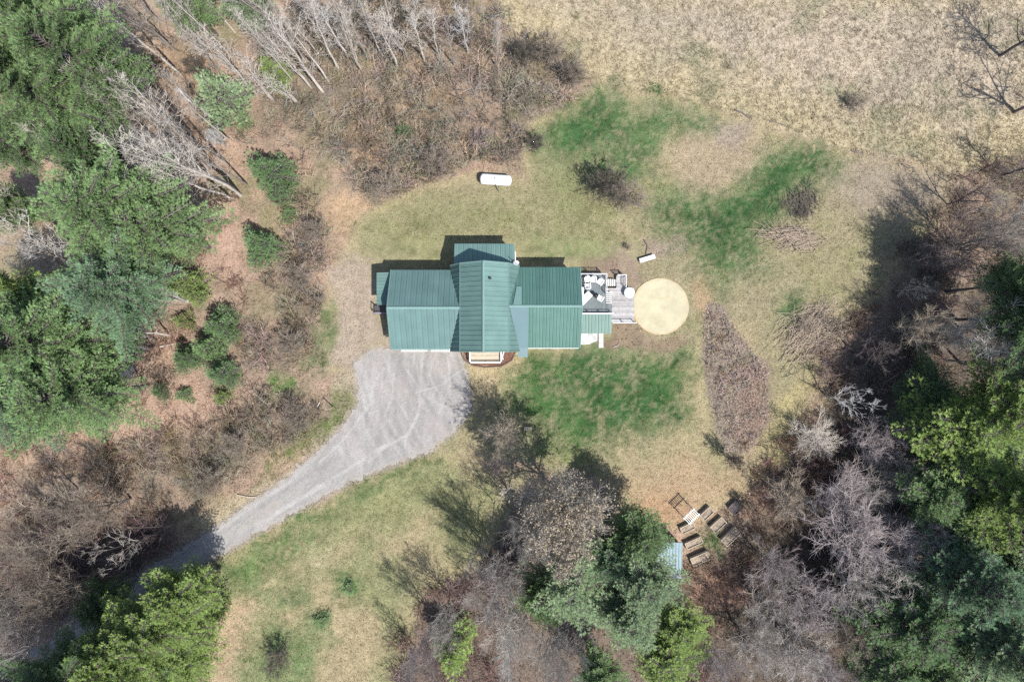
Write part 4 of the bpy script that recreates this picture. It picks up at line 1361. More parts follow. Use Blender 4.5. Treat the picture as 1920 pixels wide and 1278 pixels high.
# pines: unit families by size
PINE = {
    'big': [make_pine('big_pine', 101, 20, 5.4, 0.46, 0.56, 9, cone=2.7, lobe=0.2), make_pine('big_pine', 102, 20, 5.4, 0.48, 0.56, 9, cone=2.4, lobe=0.2)],
    'mid': [make_pine('mid_pine', 111, 14, 3.6, 0.48, 0.48, 9, cone=2.6, lobe=0.18), make_pine('mid_pine', 112, 14, 3.6, 0.46, 0.48, 8, cone=2.2, lobe=0.2), make_pine('mid_pine', 113, 14, 3.6, 0.45, 0.46, 9, cone=2.4, lobe=0.16)],
    'small': [make_pine('small_pine', 121, 6, 2.0, 0.10, 0.45, 6, cone=1.2, lobe=0.3), make_pine('small_pine', 122, 6, 2.0, 0.10, 0.45, 6, cone=1.3, lobe=0.28)],
    'bush': [make_pine('evergreen_bush', 131, 2.2, 1.3, 0.03, 0.3, 6, cone=1.6, lobe=0.3), make_pine('evergreen_bush', 132, 2.2, 1.3, 0.03, 0.3, 6, cone=1.6, lobe=0.3)],
}
PDIM = {'big': (20, 5.4), 'mid': (14, 3.6), 'small': (6, 2.0), 'bush': (2.2, 1.3)}
cnt = {}


def set_mat(o, m):
    for i in range(1):
        o.material_slots[i].link = 'OBJECT'
        o.material_slots[i].material = m


def pine(px, py, r, h, fam, m, label, group='evergreen trees in the woods', zf=0.68):
    """px, py, r: centre and radius of the crown in the photograph"""
    zc = h * zf
    x, y = G(px, py, zc)
    cr = r / PX * (1 - zc / H)
    bh, bc = PDIM[fam]
    k = cnt.get(fam, 0); cnt[fam] = k + 1
    tm, bm_, cm = PINE[fam][k % len(PINE[fam])]
    t = empty('evergreen_shrub' if fam == 'bush' else 'pine_tree', (x, y, float(ground_z(np.array([x]), np.array([y]))[0])), k * 1.9 + px * 0.01,
              label, 'shrub' if fam == 'bush' else 'tree', group)
    t.scale = (cr / bc, cr / bc, h / bh)
    link('trunk', tm, t); link('branches', bm_, t)
    c = link('crown', cm, t); set_mat(c, M[m])
    return t


P_UL = 'pines of the left woods'
P_BL = 'pines of the lower left corner'
P_C = 'pines below the house'
P_R = 'pines of the right woods'
for a in (
    (45, 55, 125, 22, 'big', 'pine', 'huge spreading pine in the top left corner', P_UL),
    (150, 120, 90, 21, 'big', 'pine', 'broad pine overlapping the right side of the corner pine', P_UL),
    (75, 185, 85, 20, 'big', 'pine', 'broad pine below the huge corner pine, pale sprays', P_UL),
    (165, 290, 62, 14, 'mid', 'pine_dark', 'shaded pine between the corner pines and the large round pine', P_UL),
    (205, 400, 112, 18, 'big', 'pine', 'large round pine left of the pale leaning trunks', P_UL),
    (285, 430, 85, 15, 'mid', 'pine', 'pine on the right flank of the large round pine', P_UL),
    (220, 545, 88, 17, 'big', 'pine_blue', 'bluish green pine below the large round pine', P_UL),
    (405, 172, 50, 7, 'small', 'pine_pale', 'light green bushy pine among the bare trunks near the top', P_UL),
    (505, 128, 27, 5, 'small', 'pine_bright', 'yellow green sapling pine among pale birch trunks', P_UL),
    (335, 535, 33, 5, 'small', 'pine_bright', 'small bright yellow green pine beside the bluish pine', P_UL),
    (505, 320, 44, 5, 'small', 'pine_dark', 'dark green pine on the edge of the brush above the pale trunk bases', P_UL),
    (480, 455, 36, 4.5, 'small', 'pine_dark', 'dark green pine left of the brown brush beside the lawn', P_UL),
    (70, 640, 115, 19, 'big', 'pine', 'wide pine at the left edge, upper one of the big cluster', P_UL),
    (130, 740, 95, 17, 'big', 'pine', 'wide pine at the right front of the left edge cluster', P_UL),
    (20, 760, 90, 18, 'big', 'pine_blue', 'bluish pine in the lower part of the left edge cluster', P_UL),
    (25, 560, 60, 15, 'mid', 'pine_bright', 'yellow green pine at the left edge above the wide cluster', P_UL),
    (180, 650, 60, 12, 'mid', 'pine_dark', 'dark pine tucked between the bluish pine and the left edge cluster', P_UL),
    (15, 270, 50, 14, 'mid', 'pine_dark', 'shaded pine at the left edge under the corner pines', P_UL),
    (10, 390, 45, 10, 'mid', 'pine', 'pine at the left edge above the tangled dead tree', P_UL),
    (405, 610, 32, 4, 'small', 'pine_dark', 'dark green pine at the top of the little evergreen row', P_UL),
    (385, 655, 30, 4, 'small', 'pine', 'green pine second in the little evergreen row', P_UL),
    (410, 700, 28, 4, 'small', 'pine_dark', 'dark green pine third in the little evergreen row', P_UL),
    (340, 670, 26, 4, 'small', 'pine_dark', 'dark pine on the left side of the little evergreen row', P_UL),
    (350, 5, 50, 9, 'mid', 'pine', 'green pine cut by the top edge right of the corner pines', P_UL),
    (465, 12, 42, 8, 'mid', 'pine_pale', 'pale green pine cut by the top edge above the birches', P_UL),
    (280, 1195, 92, 13, 'big', 'pine_bright', 'bright green pine filling the lower left beside the field', P_BL),
    (215, 1238, 88, 15, 'big', 'pine_bright', 'bright green pine cut by the bottom edge left of the field', P_BL),
    (340, 1120, 62, 11, 'mid', 'pine_bright', 'green pine leaning over the shaded drive', P_BL),
    (345, 1230, 62, 9, 'mid', 'pine_bright', 'bright pine at the field side of the lower left group', P_BL),
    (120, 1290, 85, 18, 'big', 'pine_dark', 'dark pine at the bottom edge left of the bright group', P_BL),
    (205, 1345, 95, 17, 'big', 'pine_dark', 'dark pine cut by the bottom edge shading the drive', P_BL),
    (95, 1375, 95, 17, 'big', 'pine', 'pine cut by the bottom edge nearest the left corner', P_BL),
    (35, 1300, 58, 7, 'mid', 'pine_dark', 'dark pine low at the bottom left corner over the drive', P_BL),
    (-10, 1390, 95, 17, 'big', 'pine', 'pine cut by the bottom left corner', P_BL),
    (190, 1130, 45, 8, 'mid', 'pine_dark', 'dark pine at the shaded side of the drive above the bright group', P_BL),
    (402, 1145, 24, 2.5, 'bush', 'pine_bright', 'bright low evergreen shrub where field and lower left pines meet', P_BL),
    (1062, 1098, 76, 11, 'mid', 'pine_pale', 'pale green pine below the brown-leaved oak', P_C),
    (1012, 1120, 46, 10, 'mid', 'pine', 'narrower pine on the left side of the pale pine', P_C),
    (1196, 1003, 54, 11, 'mid', 'pine', 'pine overhanging the blue roofed shed from above', P_C),
    (1202, 1090, 70, 12, 'mid', 'pine_pale', 'broad pale pine covering most of the shed', P_C),
    (1150, 1045, 52, 10, 'mid', 'pine_blue', 'shaded bluish pine left of the shed pines', P_C),
    (1175, 1150, 66, 11, 'mid', 'pine_pale', 'pale pine below the broad shed pine', P_C),
    (1275, 1180, 50, 8, 'mid', 'pine_bright', 'yellow green pine lower right of the shed pines', P_C),
    (1245, 1240, 58, 8, 'mid', 'pine_bright', 'yellow green pine at the bottom edge below the shed pines', P_C),
    (845, 1226, 44, 6, 'small', 'pine_bright', 'bright yellow green pine beside the field at the bottom', P_C),
    (1125, 1268, 46, 8, 'mid', 'pine', 'green pine cut by the bottom edge right of the white dead tree', P_C),
    (1795, 805, 90, 12, 'mid', 'pine_bright', 'sunlit yellow green pine at the front of the right woods', P_R),
    (1885, 775, 88, 15, 'mid', 'pine_bright', 'sunlit yellow green pine at the right edge, upper of two', P_R),
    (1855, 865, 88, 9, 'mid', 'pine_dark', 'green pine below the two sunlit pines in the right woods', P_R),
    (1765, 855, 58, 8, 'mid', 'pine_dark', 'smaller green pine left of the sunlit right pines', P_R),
    (1815, 985, 80, 9.5, 'mid', 'pine', 'green pine in the middle of the right woods', P_R),
    (1905, 935, 82, 16, 'mid', 'pine_bright', 'yellow green pine at the right edge below the sunlit pair', P_R),
    (1820, 1085, 84, 15, 'mid', 'pine_blue', 'green pine right of the large mauve tree', P_R),
    (1715, 1175, 80, 12, 'mid', 'pine_dark', 'dark shaded pine below the large mauve tree', P_R),
    (1795, 1205, 74, 9, 'mid', 'pine', 'green pine at the bottom right woods, lower than the corner pine beside it', P_R),
    (1885, 1210, 84, 16, 'mid', 'pine_pale', 'pale green pine in the bottom right corner', P_R),
    (1660, 1255, 70, 11, 'mid', 'pine_dark', 'dark pine at the bottom edge under the mauve trees', P_R),
    (1740, 1255, 62, 11, 'mid', 'pine', 'green pine at the bottom edge right of the mauve trees', P_R),
    (1700, 1105, 50, 9, 'mid', 'pine_dark', 'dark pine peeping out under the pale bare tree', P_R),
    (1850, 1270, 70, 12, 'mid', 'pine', 'green pine at the bottom edge left of the corner pine', P_R),
    (1920, 1010, 70, 13, 'mid', 'pine_pale', 'pale green pine at the right edge above the bare yellowish tree', P_R),
    (1915, 530, 55, 14, 'mid', 'pine', 'shaded pine at the right edge above the pale grey tree', P_R),
    (1990, 590, 95, 18, 'big', 'pine_dark', 'tall dark pine at the right edge beside the pale grey tree', P_R),
    (1985, 690, 80, 17, 'big', 'pine', 'tall pine at the right edge just above the sunlit pair', P_R),
    (1745, 742, 56, 8, 'mid', 'pine_dark', 'low dark pine in the shade above the sunlit right pines', P_R),
    (1745, 925, 56, 10, 'mid', 'pine', 'dark pine between the mauve tree and the sunlit pines', P_R),
    (1925, 1090, 70, 13, 'mid', 'pine', 'green pine at the right edge behind the bare yellowish tree', P_R),
): pine(*a)
E_G = 'low evergreen shrubs on the open ground'
for a in (
    (655, 1105, 13, 0.8, 'bush', 'pine', 'dark low evergreen shrub in the lower field', E_G),
    (603, 1165, 13, 0.7, 'bush', 'pine', 'small green shrub standing alone in the tan part of the lower field', E_G),
    (756, 245, 15, 1.4, 'bush', 'pine_dark', 'tiny evergreen shrub in the middle of the brush thicket', E_G),
    (540, 400, 14, 1.3, 'bush', 'pine', 'small green shrub at the left edge of the brown brush', E_G),
    (415, 745, 15, 1.4, 'bush', 'pine_bright', 'bright green shrub below the little evergreen row', E_G),
    (297, 735, 14, 1.3, 'bush', 'pine_dark', 'small dark shrub on the orange leaf litter, left one', E_G),
    (342, 740, 13, 1.2, 'bush', 'pine', 'small green shrub on the orange leaf litter, right one', E_G),
    (342, 600, 15, 1.6, 'bush', 'pine_bright', 'yellow green shrub beside the horizontal pale trunk', E_G),
    (455, 225, 14, 1.3, 'bush', 'pine', 'small green shrub right of the light green bushy pine', E_G),
): pine(*a)

BARE = {
    'thin': [make_bare('thin_tree', 201, h=16, cr=3.4, clear=0.24, n1=24, n2=5, n3=4, up=2.2, trunk_r=0.14, twig=0.010, tip_up=0.1, bf=0.30),
             make_bare('thin_tree', 202, h=16, cr=3.8, clear=0.20, n1=26, n2=5, n3=4, up=2.0, trunk_r=0.15, twig=0.010, tip_up=0.1, bf=0.30, fork=True),
             make_bare('thin_tree', 203, h=16, cr=3.2, clear=0.30, n1=20, n2=5, n3=4, up=1.9, trunk_r=0.13, twig=0.010, tip_up=0.1, bf=0.30, lean=(0.03, 0.02)),
             make_bare('thin_tree', 204, h=16, cr=3.6, clear=0.22, n1=22, n2=5, n3=4, up=2.3, trunk_r=0.14, twig=0.010, tip_up=0.1, bf=0.30, lean=(-0.03, 0.02))],
    'wide': [make_bare('wide_tree', 211, h=12, cr=6.6, clear=0.24, n1=46, n2=11, n3=7, up=0.75, trunk_r=0.2, twig=0.015, fork=True),
             make_bare('wide_tree', 212, h=12, cr=6.8, clear=0.2, n1=46, n2=11, n3=7, up=0.85, trunk_r=0.2, twig=0.015, fork=True),
             make_bare('wide_tree', 213, h=12, cr=6.4, clear=0.24, n1=46, n2=11, n3=7, up=0.65, trunk_r=0.2, twig=0.015)],
    'oak': [make_bare('oak_tree', 221, h=12, cr=6.4, clear=0.24, n1=52, n2=11, n3=8, up=0.55, trunk_r=0.22, twig=0.016, leaf=0.75, fork=True)],
    'sparse': [make_bare('sparse_tree', 231, h=10, cr=3.6, clear=0.25, n1=22, n2=6, n3=4, up=0.6, trunk_r=0.15, twig=0.018, fork=True),
               make_bare('sparse_tree', 232, h=10, cr=3.6, clear=0.2, n1=24, n2=6, n3=4, up=0.5, trunk_r=0.14, twig=0.018)],
    'shrub': [make_bare('bare_shrub', 241, h=2.4, cr=1.7, clear=0.03, n1=42, n2=7, n3=5, up=1.0, trunk_r=0.06, twig=0.011, fork=True),
              make_bare('bare_shrub', 242, h=2.4, cr=1.7, clear=0.03, n1=42, n2=7, n3=5, up=0.8, trunk_r=0.06, twig=0.011, fork=True)],
}
BDIM = {'thin': (16, 2.5), 'wide': (12, 5.6), 'oak': (12, 5.6), 'sparse': (10, 4.0), 'shrub': (2.4, 1.8)}
bcnt = {}


def bare(px, py, r, h, fam, tw, bk, label, group, at='crown', lean=None):
    """at='crown': px,py,r = centre and radius of the crown in the photograph; at='base': px,py = foot of the trunk"""
    bh, bc = BDIM[fam]
    if at == 'crown':
        zc = h * 0.68
        x, y = G(px, py, zc); cr = r / PX * (1 - zc / H)
    else:
        x, y = G(px, py, 0); cr = r / PX
    k = bcnt.get(fam, 0); bcnt[fam] = k + 1
    tm, cm = BARE[fam][k % len(BARE[fam])]
    t = empty('bare_shrub' if fam == 'shrub' else 'bare_tree', (x, y, float(ground_z(np.array([x]), np.array([y]))[0])), k * 2.3 + px * 0.013,
              label, 'shrub' if fam == 'shrub' else 'tree', group)
    t.scale = (cr / bc, cr / bc, h / bh)
    if lean: t.rotation_euler = (R(lean[0]), R(lean[1]), t.rotation_euler[2])
    o = link('trunk', tm, t); set_mat(o, M[bk])
    c = link('crown', cm, t); set_mat(c, M[tw])
    return t


B_UL = 'pale bare trees of the upper left woods'
for px, py, r, h, tw, bk, lb in (
    (450, 366, 62, 19, 'twig_pale', 'bark_pale', 'tallest pale trunk, standing left of the dark green pine above the brush'),
    (438, 352, 55, 18, 'twig_pale', 'bark_pale', 'pale trunk standing just behind the tallest pale trunk'),
    (358, 250, 55, 17, 'twig_pale', 'bark_pale', 'pale bare tree below the light green bushy pine'),
    (365, 262, 48, 15, 'twig', 'bark', 'grey bare tree close beside the pale one below the light green pine'),
    (337, 138, 45, 17, 'twig_pale', 'bark_pale', 'straight pale tree at the dark hollow near the top left'),
    (325, 92, 42, 15, 'twig', 'bark', 'grey bare tree left of the dark hollow near the top'),
    (392, 92, 40, 14, 'twig_pale', 'bark_pale', 'pale slender tree above the light green bushy pine'),
    (480, 175, 45, 13, 'twig_pale', 'bark_pale', 'pale tree just right of the light green bushy pine'),
    (605, 172, 55, 15, 'twig_pale', 'bark_pale', 'pale birch standing furthest right of the long pale pair'),
    (560, 195, 30, 9, 'twig_pale', 'bark_pale', 'short pale birch by the yellow green sapling pine'),
    (636, 130, 45, 13, 'twig_pale', 'bark_pale', 'pale birch above the brush, left of a twin'),
    (652, 106, 45, 13, 'twig_white', 'bark_pale', 'whitish birch above the brush, right of a twin'),
    (745, 128, 38, 10, 'twig_pale', 'bark_pale', 'pale young birch in the upper part of the brush thicket'),
    (764, 112, 38, 11, 'twig_pale', 'bark', 'grey young birch right behind the pale one in the brush thicket'),
    (822, 100, 36, 10, 'twig_pale', 'bark_pale', 'pale young birch near the meadow edge of the thicket'),
    (877, 98, 38, 10, 'twig_white', 'bark_pale', 'whitish young birch at the meadow end of the thicket'),
    (700, 60, 48, 11, 'twig', 'bark', 'grey bare tree at the top edge above the thicket'),
    (540, 70, 50, 13, 'twig', 'bark', 'grey bare tree at the top edge above the sapling pine'),
    (590, 45, 42, 12, 'twig_pale', 'bark_pale', 'pale bare tree at the top edge between grey ones'),
    (300, 40, 45, 14, 'twig', 'bark', 'grey bare tree at the top edge beside the corner pines'),
    (420, 300, 48, 14, 'twig', 'bark', 'grey bare tree between the tall pale trunks and the bushy pine'),
    (395, 330, 45, 14, 'twig', 'bark', 'grey bare tree leaning among the tall pale trunks'),
    (300, 265, 40, 13, 'twig', 'bark', 'grey bare tree touching the corner pines'),
    (432, 372, 46, 16, 'twig_pale', 'bark_pale', 'pale trunk at the lowest foot of the tall pale group'),
    (462, 345, 40, 14, 'twig', 'bark', 'grey trunk right of the tallest pale trunk'),
    (385, 290, 44, 15, 'twig_pale', 'bark_pale', 'pale tree midway between the tall group and the light green pine'),
    (340, 290, 44, 15, 'twig', 'bark', 'grey tree in front of the dark hollow trees beside the corner pines'),
    (410, 130, 36, 13, 'twig', 'bark', 'grey slender tree just above the light green bushy pine'),
    (440, 60, 36, 12, 'twig_pale', 'bark_pale', 'pale slender tree at the top edge left of the pale green pine'),
    (515, 190, 36, 11, 'twig_pale', 'bark_pale', 'pale trunk in front of the yellow green sapling pine'),
    (575, 120, 38, 12, 'twig', 'bark', 'grey tree between the long pale birches'),
    (620, 90, 38, 12, 'twig', 'bark', 'grey tree behind the twin birches'),
    (690, 110, 34, 10, 'twig', 'bark', 'grey young tree in the thicket right of the twin birches'),
    (780, 60, 36, 10, 'twig_pale', 'bark_pale', 'pale young birch at the top of the thicket'),
    (850, 120, 30, 8, 'twig', 'bark', 'grey sapling in the right part of the thicket'),
    (930, 120, 30, 8, 'twig', 'bark', 'grey sapling near the tall grey shrub of the thicket'),
    (270, 120, 40, 15, 'twig', 'bark', 'grey tree hidden against the right side of the corner pines'),
): bare(px, py, r, h, 'thin', tw, bk, lb, B_UL, 'base')
B_N = 'crowded slender trunks of the upper left stand'
_rb = random.Random(5)
for (px, py), lb in zip(((232, 60), (262, 90), (285, 150), (310, 190), (330, 215), (372, 60), (405, 75), (430, 110), (455, 150), (500, 60), (525, 110), (550, 150),
               (580, 160), (598, 110), (620, 150), (665, 70), (675, 130), (715, 100), (735, 60), (800, 110), (400, 225), (425, 262), (372, 300), (318, 250)), (
        'first slender trunk beside the top left corner pines',
        'second slender trunk out from the top left corner pines',
        'slender trunk left of the pale fallen log at the upper left',
        'slender trunk growing just below the pale fallen log',
        'slender trunk close under the dark hollow shrub, left side',
        'slender trunk directly above the dark hollow shrub',
        'slender trunk above the right end of the light green bushy pine',
        'slender trunk at the upper right rim of the light green bushy pine',
        'slender trunk between the light green bushy pine and the yellow green sapling',
        'slender trunk above the yellow green sapling pine near the top edge',
        'slender trunk just above and right of the yellow green sapling',
        'slender trunk with its foot right beside the yellow green sapling',
        'slender trunk with its foot in brush below and right of the sapling',
        'slender trunk in the gap between the long pale birches and the twins',
        'slender trunk with the lowest foot among the birches by the twins',
        'slender trunk right behind the whitish twin birch',
        'slender trunk a step below and right of the twin birches',
        'slender trunk in the thicket left of the pale young birch',
        'slender trunk near the top edge left of the pale young birch',
        'slender trunk between the pale young birch and the meadow birches',
        'slender trunk below the light green bushy pine',
        'slender trunk beside the spiky whitish dead shrub',
        'slender trunk at the foot of the pale tree left of the spiky shrub',
        'slender trunk touching the big pines left of the spiky shrub')):
    bare(px + _rb.uniform(-6, 6), py + _rb.uniform(-6, 6), _rb.uniform(26, 38), _rb.uniform(11, 17) if px < 500 else _rb.uniform(8, 13), 'thin',
         'twig_pale' if _rb.random() < 0.5 else 'twig', 'bark_pale', lb, B_N, 'base')
B_L = 'bare trees along the left woods'
for px, py, r, h, fam, tw, bk, lb, at in (
    (70, 462, 70, 9, 'sparse', 'twig_white', 'bark_pale', 'tangled bleached dead tree at the left edge', 'crown'),
    (40, 425, 55, 9, 'sparse', 'twig_pale', 'bark_pale', 'pale dead tree at the left edge above the bleached one', 'crown'),
    (110, 505, 60, 8, 'sparse', 'twig', 'bark', 'grey bare tree right of the bleached dead tree', 'crown'),
    (362, 567, 22, 6, 'thin', 'twig_white', 'bark_pale', 'short bleached trunk right of the bluish pine', 'base'),
    (318, 628, 40, 9, 'thin', 'twig_white', 'bark_pale', 'bleached trunk below the bluish pine', 'base'),
    (290, 652, 40, 9, 'thin', 'twig_pale', 'bark_pale', 'pale trunk under the bleached one below the bluish pine', 'base'),
    (100, 265, 45, 12, 'thin', 'twig_pale', 'bark_pale', 'pale trunk poking out below the corner pines', 'base'),
    (150, 290, 40, 12, 'thin', 'twig_pale', 'bark_pale', 'pale trunk at the lower edge of the corner pines', 'base'),
    (405, 258, 26, 3, 'shrub', 'twig_white', 'bark_pale', 'spiky whitish dead shrub at the foot of the pale trunks', 'crown'),
    (232, 700, 26, 3, 'shrub', 'twig_white', 'bark_pale', 'whitish dead shrub right of the left edge pine cluster', 'crown'),
    (235, 470, 42, 12, 'thin', 'twig_pale', 'bark_pale', 'pale dead trunk between the large round pine and the bluish pine', 'base'),
    (180, 500, 42, 12, 'thin', 'twig', 'bark', 'grey dead trunk at the left flank of the bluish pine', 'base'),
    (255, 330, 42, 15, 'thin', 'twig_pale', 'bark_pale', 'pale dead trunk above the large round pine', 'base'),
    (215, 640, 42, 11, 'thin', 'twig', 'bark', 'grey dead trunk between the bluish pine and the left cluster', 'base'),
    (120, 395, 45, 13, 'thin', 'twig_pale', 'bark_pale', 'pale dead trunk left of the large round pine', 'base'),
    (60, 945, 60, 9, 'sparse', 'twig_tan', 'bark', 'sparse tan tree at the left edge above the shaded corner', 'crown'),
    (170, 965, 78, 9, 'wide', 'brush_brown', 'bark_dark', 'dark brown tree above the shaded drive', 'crown'),
    (70, 1040, 78, 11, 'wide', 'brush_brown', 'bark_dark', 'dark brown bare tree at the left edge', 'crown'),
    (120, 1110, 70, 9, 'wide', 'brush_brown', 'bark_dark', 'dark brown tree left of the shaded drive', 'crown'),
    (230, 1030, 55, 7, 'sparse', 'twig', 'bark_dark', 'grey bare tree hanging over the shaded drive', 'crown'),
    (40, 1225, 60, 12, 'sparse', 'twig_white', 'bark_pale', 'bleached tree in the bottom left corner', 'crown'),
    (20, 1150, 60, 12, 'wide', 'twig', 'bark_dark', 'grey bare tree at the left edge above the bleached corner tree', 'crown'),
    (25, 1262, 55, 6, 'wide', 'twig_pale', 'bark_pale', 'low pale bare tree in the very bottom left corner', 'crown'),
    (70, 1175, 55, 9, 'wide', 'twig_mauve', 'bark_dark', 'mauve bare tree right of the bleached corner tree', 'crown'),
    (290, 1000, 40, 5, 'sparse', 'twig_dark', 'bark_dark', 'small dark tree where the drive enters the shade', 'crown'),
): bare(px, py, r, h, fam, tw, bk, lb, B_L, at)
B_C = 'bare trees below the house'
for px, py, r, h, fam, tw, bk, lb in (
    (1055, 965, 98, 14, 'oak', 'twig', 'bark', 'wide oak with dead brown leaves throwing shade over the drive'),
    (985, 1000, 55, 11, 'wide', 'twig', 'bark', 'grey bare tree on the left side of the brown-leaved oak'),
    (930, 1085, 62, 12, 'wide', 'twig', 'bark', 'grey bare tree left of the pale pine'),
    (955, 1160, 62, 13, 'wide', 'twig_pale', 'bark_pale', 'pale bare tree above the white dead tree'),
    (950, 1245, 48, 14, 'sparse', 'twig_white', 'bark_pale', 'white dead tree at the bottom edge'),
    (832, 1165, 40, 9, 'wide', 'twig', 'bark', 'grey bare tree above the bright yellow green pine'),
    (895, 1050, 34, 9, 'sparse', 'twig_mauve', 'bark_dark', 'mauve bare tree casting thin shadows on the field'),
    (800, 1215, 40, 10, 'wide', 'twig_mauve', 'bark', 'mauve bare tree left of the bright yellow green pine'),
    (760, 1270, 40, 9, 'sparse', 'twig', 'bark', 'sparse grey tree at the bottom edge of the field'),
    (1035, 1215, 55, 13, 'wide', 'twig', 'bark', 'grey bare tree right of the white dead tree'),
    (1080, 1180, 40, 10, 'sparse', 'twig_mauve', 'bark_dark', 'sparse mauve tree below the pale pine'),
    (925, 965, 30, 7, 'sparse', 'twig_dark', 'bark_dark', 'small dark tree left of the oak in its shadow'),
    (1485, 1200, 42, 8, 'sparse', 'twig_dark', 'bark_dark', 'sparse dark tree beyond the divided raised bed'),
    (1475, 1085, 36, 7, 'sparse', 'twig', 'bark', 'sparse grey tree right of the raised beds'),
    (1415, 1215, 62, 7, 'wide', 'twig', 'bark', 'grey bare tree right of the yellow green pines'),
    (1345, 1245, 45, 8, 'wide', 'twig_mauve', 'bark', 'mauve bare tree at the bottom edge beside the yellow green pine'),
): bare(px, py, r, h, fam, tw, bk, lb, B_C)
B_R = 'bare trees of the right woods'
for px, py, r, h, fam, tw, bk, lb in (
    (1600, 1005, 105, 8, 'wide', 'twig_mauve', 'bark', 'largest mauve bare tree at the lower right'),
    (1680, 1070, 74, 8, 'wide', 'twig_pale', 'bark_pale', 'pale bare tree overlapping the largest mauve tree'),
    (1515, 1125, 72, 7, 'wide', 'twig_mauve', 'bark', 'mauve bare tree lower left of the largest one'),
    (1495, 1220, 72, 8, 'wide', 'twig', 'bark', 'grey bare tree at the bottom edge below the mauve one'),
    (1590, 1185, 52, 8, 'wide', 'twig_tan', 'bark', 'tan bare tree between the bottom mauve trees'),
    (1580, 930, 75, 5, 'wide', 'twig_mauve', 'bark', 'mauve bare tree above the largest one'),
    (1480, 935, 55, 3.5, 'wide', 'twig_tan', 'bark', 'tan bare tree at the lawn edge right of the dark raised bed'),
    (1700, 900, 55, 7, 'wide', 'twig', 'bark', 'grey bare tree left of the sunlit pines'),
    (1765, 895, 36, 8, 'wide', 'twig_mauve', 'bark', 'mauve bare crown in front of the green right pines'),
    (1595, 750, 46, 7, 'sparse', 'twig_white', 'bark_pale', 'pale branching tree in front of the shaded right woods'),
    (1530, 820, 52, 3.2, 'wide', 'twig_pale', 'bark', 'tan bare tree at the lawn edge below the pale branching tree'),
    (1635, 830, 62, 5, 'wide', 'twig_mauve', 'bark_dark', 'mauve bare tree in the shade below the pale branching tree'),
    (1850, 620, 92, 10, 'wide', 'twig_pale', 'bark_pale', 'wide pale grey tree at the right edge'),
    (1880, 680, 60, 11, 'wide', 'twig_pale', 'bark', 'pale tree below the wide pale grey one'),
    (1730, 620, 55, 7, 'wide', 'twig_tan', 'bark', 'tan bare tree left of the wide pale grey tree'),
    (1650, 660, 60, 7, 'sparse', 'twig_dark', 'bark_dark', 'dark sparse tree in the shaded bay beside the lawn'),
    (1790, 470, 75, 8, 'wide', 'twig_dark', 'bark_dark', 'dark bare tree at the upper end of the right woods'),
    (1880, 440, 65, 10, 'wide', 'twig', 'bark_dark', 'grey bare tree at the right edge above the shaded pine'),
    (1850, 360, 55, 8, 'sparse', 'twig_dark', 'bark_dark', 'dark sparse tree at the meadow corner'),
    (1960, 300, 85, 8, 'sparse', 'twig_dark', 'bark_dark', 'dark sparse tree reaching over the meadow from the right edge'),
    (2000, 165, 105, 9, 'sparse', 'twig_dark', 'bark_dark', 'dark tree with long boughs over the meadow at the right edge'),
    (1985, 40, 105, 10, 'sparse', 'twig_dark', 'bark_dark', 'dark tree in the top right corner'),
    (1905, 1055, 45, 13, 'sparse', 'twig_white', 'bark_pale', 'bare yellowish white tree standing among the right pines'),
    (1850, 1170, 40, 11, 'wide', 'twig', 'bark', 'grey bare crown between the bottom right pines'),
    (1720, 540, 45, 5, 'sparse', 'twig', 'bark', 'low grey tree at the rim of the shaded upper woods'),
    (1700, 1000, 66, 8, 'wide', 'twig_mauve', 'bark', 'mauve bare crown touching the green right pines'),
    (1450, 1060, 55, 6, 'wide', 'twig_mauve', 'bark', 'low mauve tree at the left side of the mauve stand'),
    (1600, 1105, 62, 8, 'wide', 'twig_pale', 'bark_pale', 'pale bare tree filling the middle of the mauve stand'),
    (1440, 1140, 60, 6, 'wide', 'twig', 'bark', 'low grey tree at the orange clearing right of the shed'),
    (1630, 920, 60, 5.5, 'wide', 'twig', 'bark', 'grey bare tree directly above the largest mauve one'),
    (1910, 610, 70, 11, 'wide', 'twig_pale', 'bark_pale', 'pale grey tree cut by the right edge beside the wide one'),
    (1560, 1262, 50, 8, 'wide', 'twig_mauve', 'bark', 'mauve bare tree cut by the bottom edge right of the grey one'),
): bare(px, py, r, h, fam, tw, bk, lb, B_R)
S_G = 'leafless shrubs'
bare(1360, 855, 30, 3.4, 'shrub', 'twig_dark', 'bark_dark', 'fan shaped leafless shrub at the lower tip of the leaf covered bed', S_G, 'base')
bare(945, 812, 46, 8, 'wide', 'twig_tan', 'bark_dark', 'brown leafless small tree standing in the shade beside the wide end of the drive', S_G)
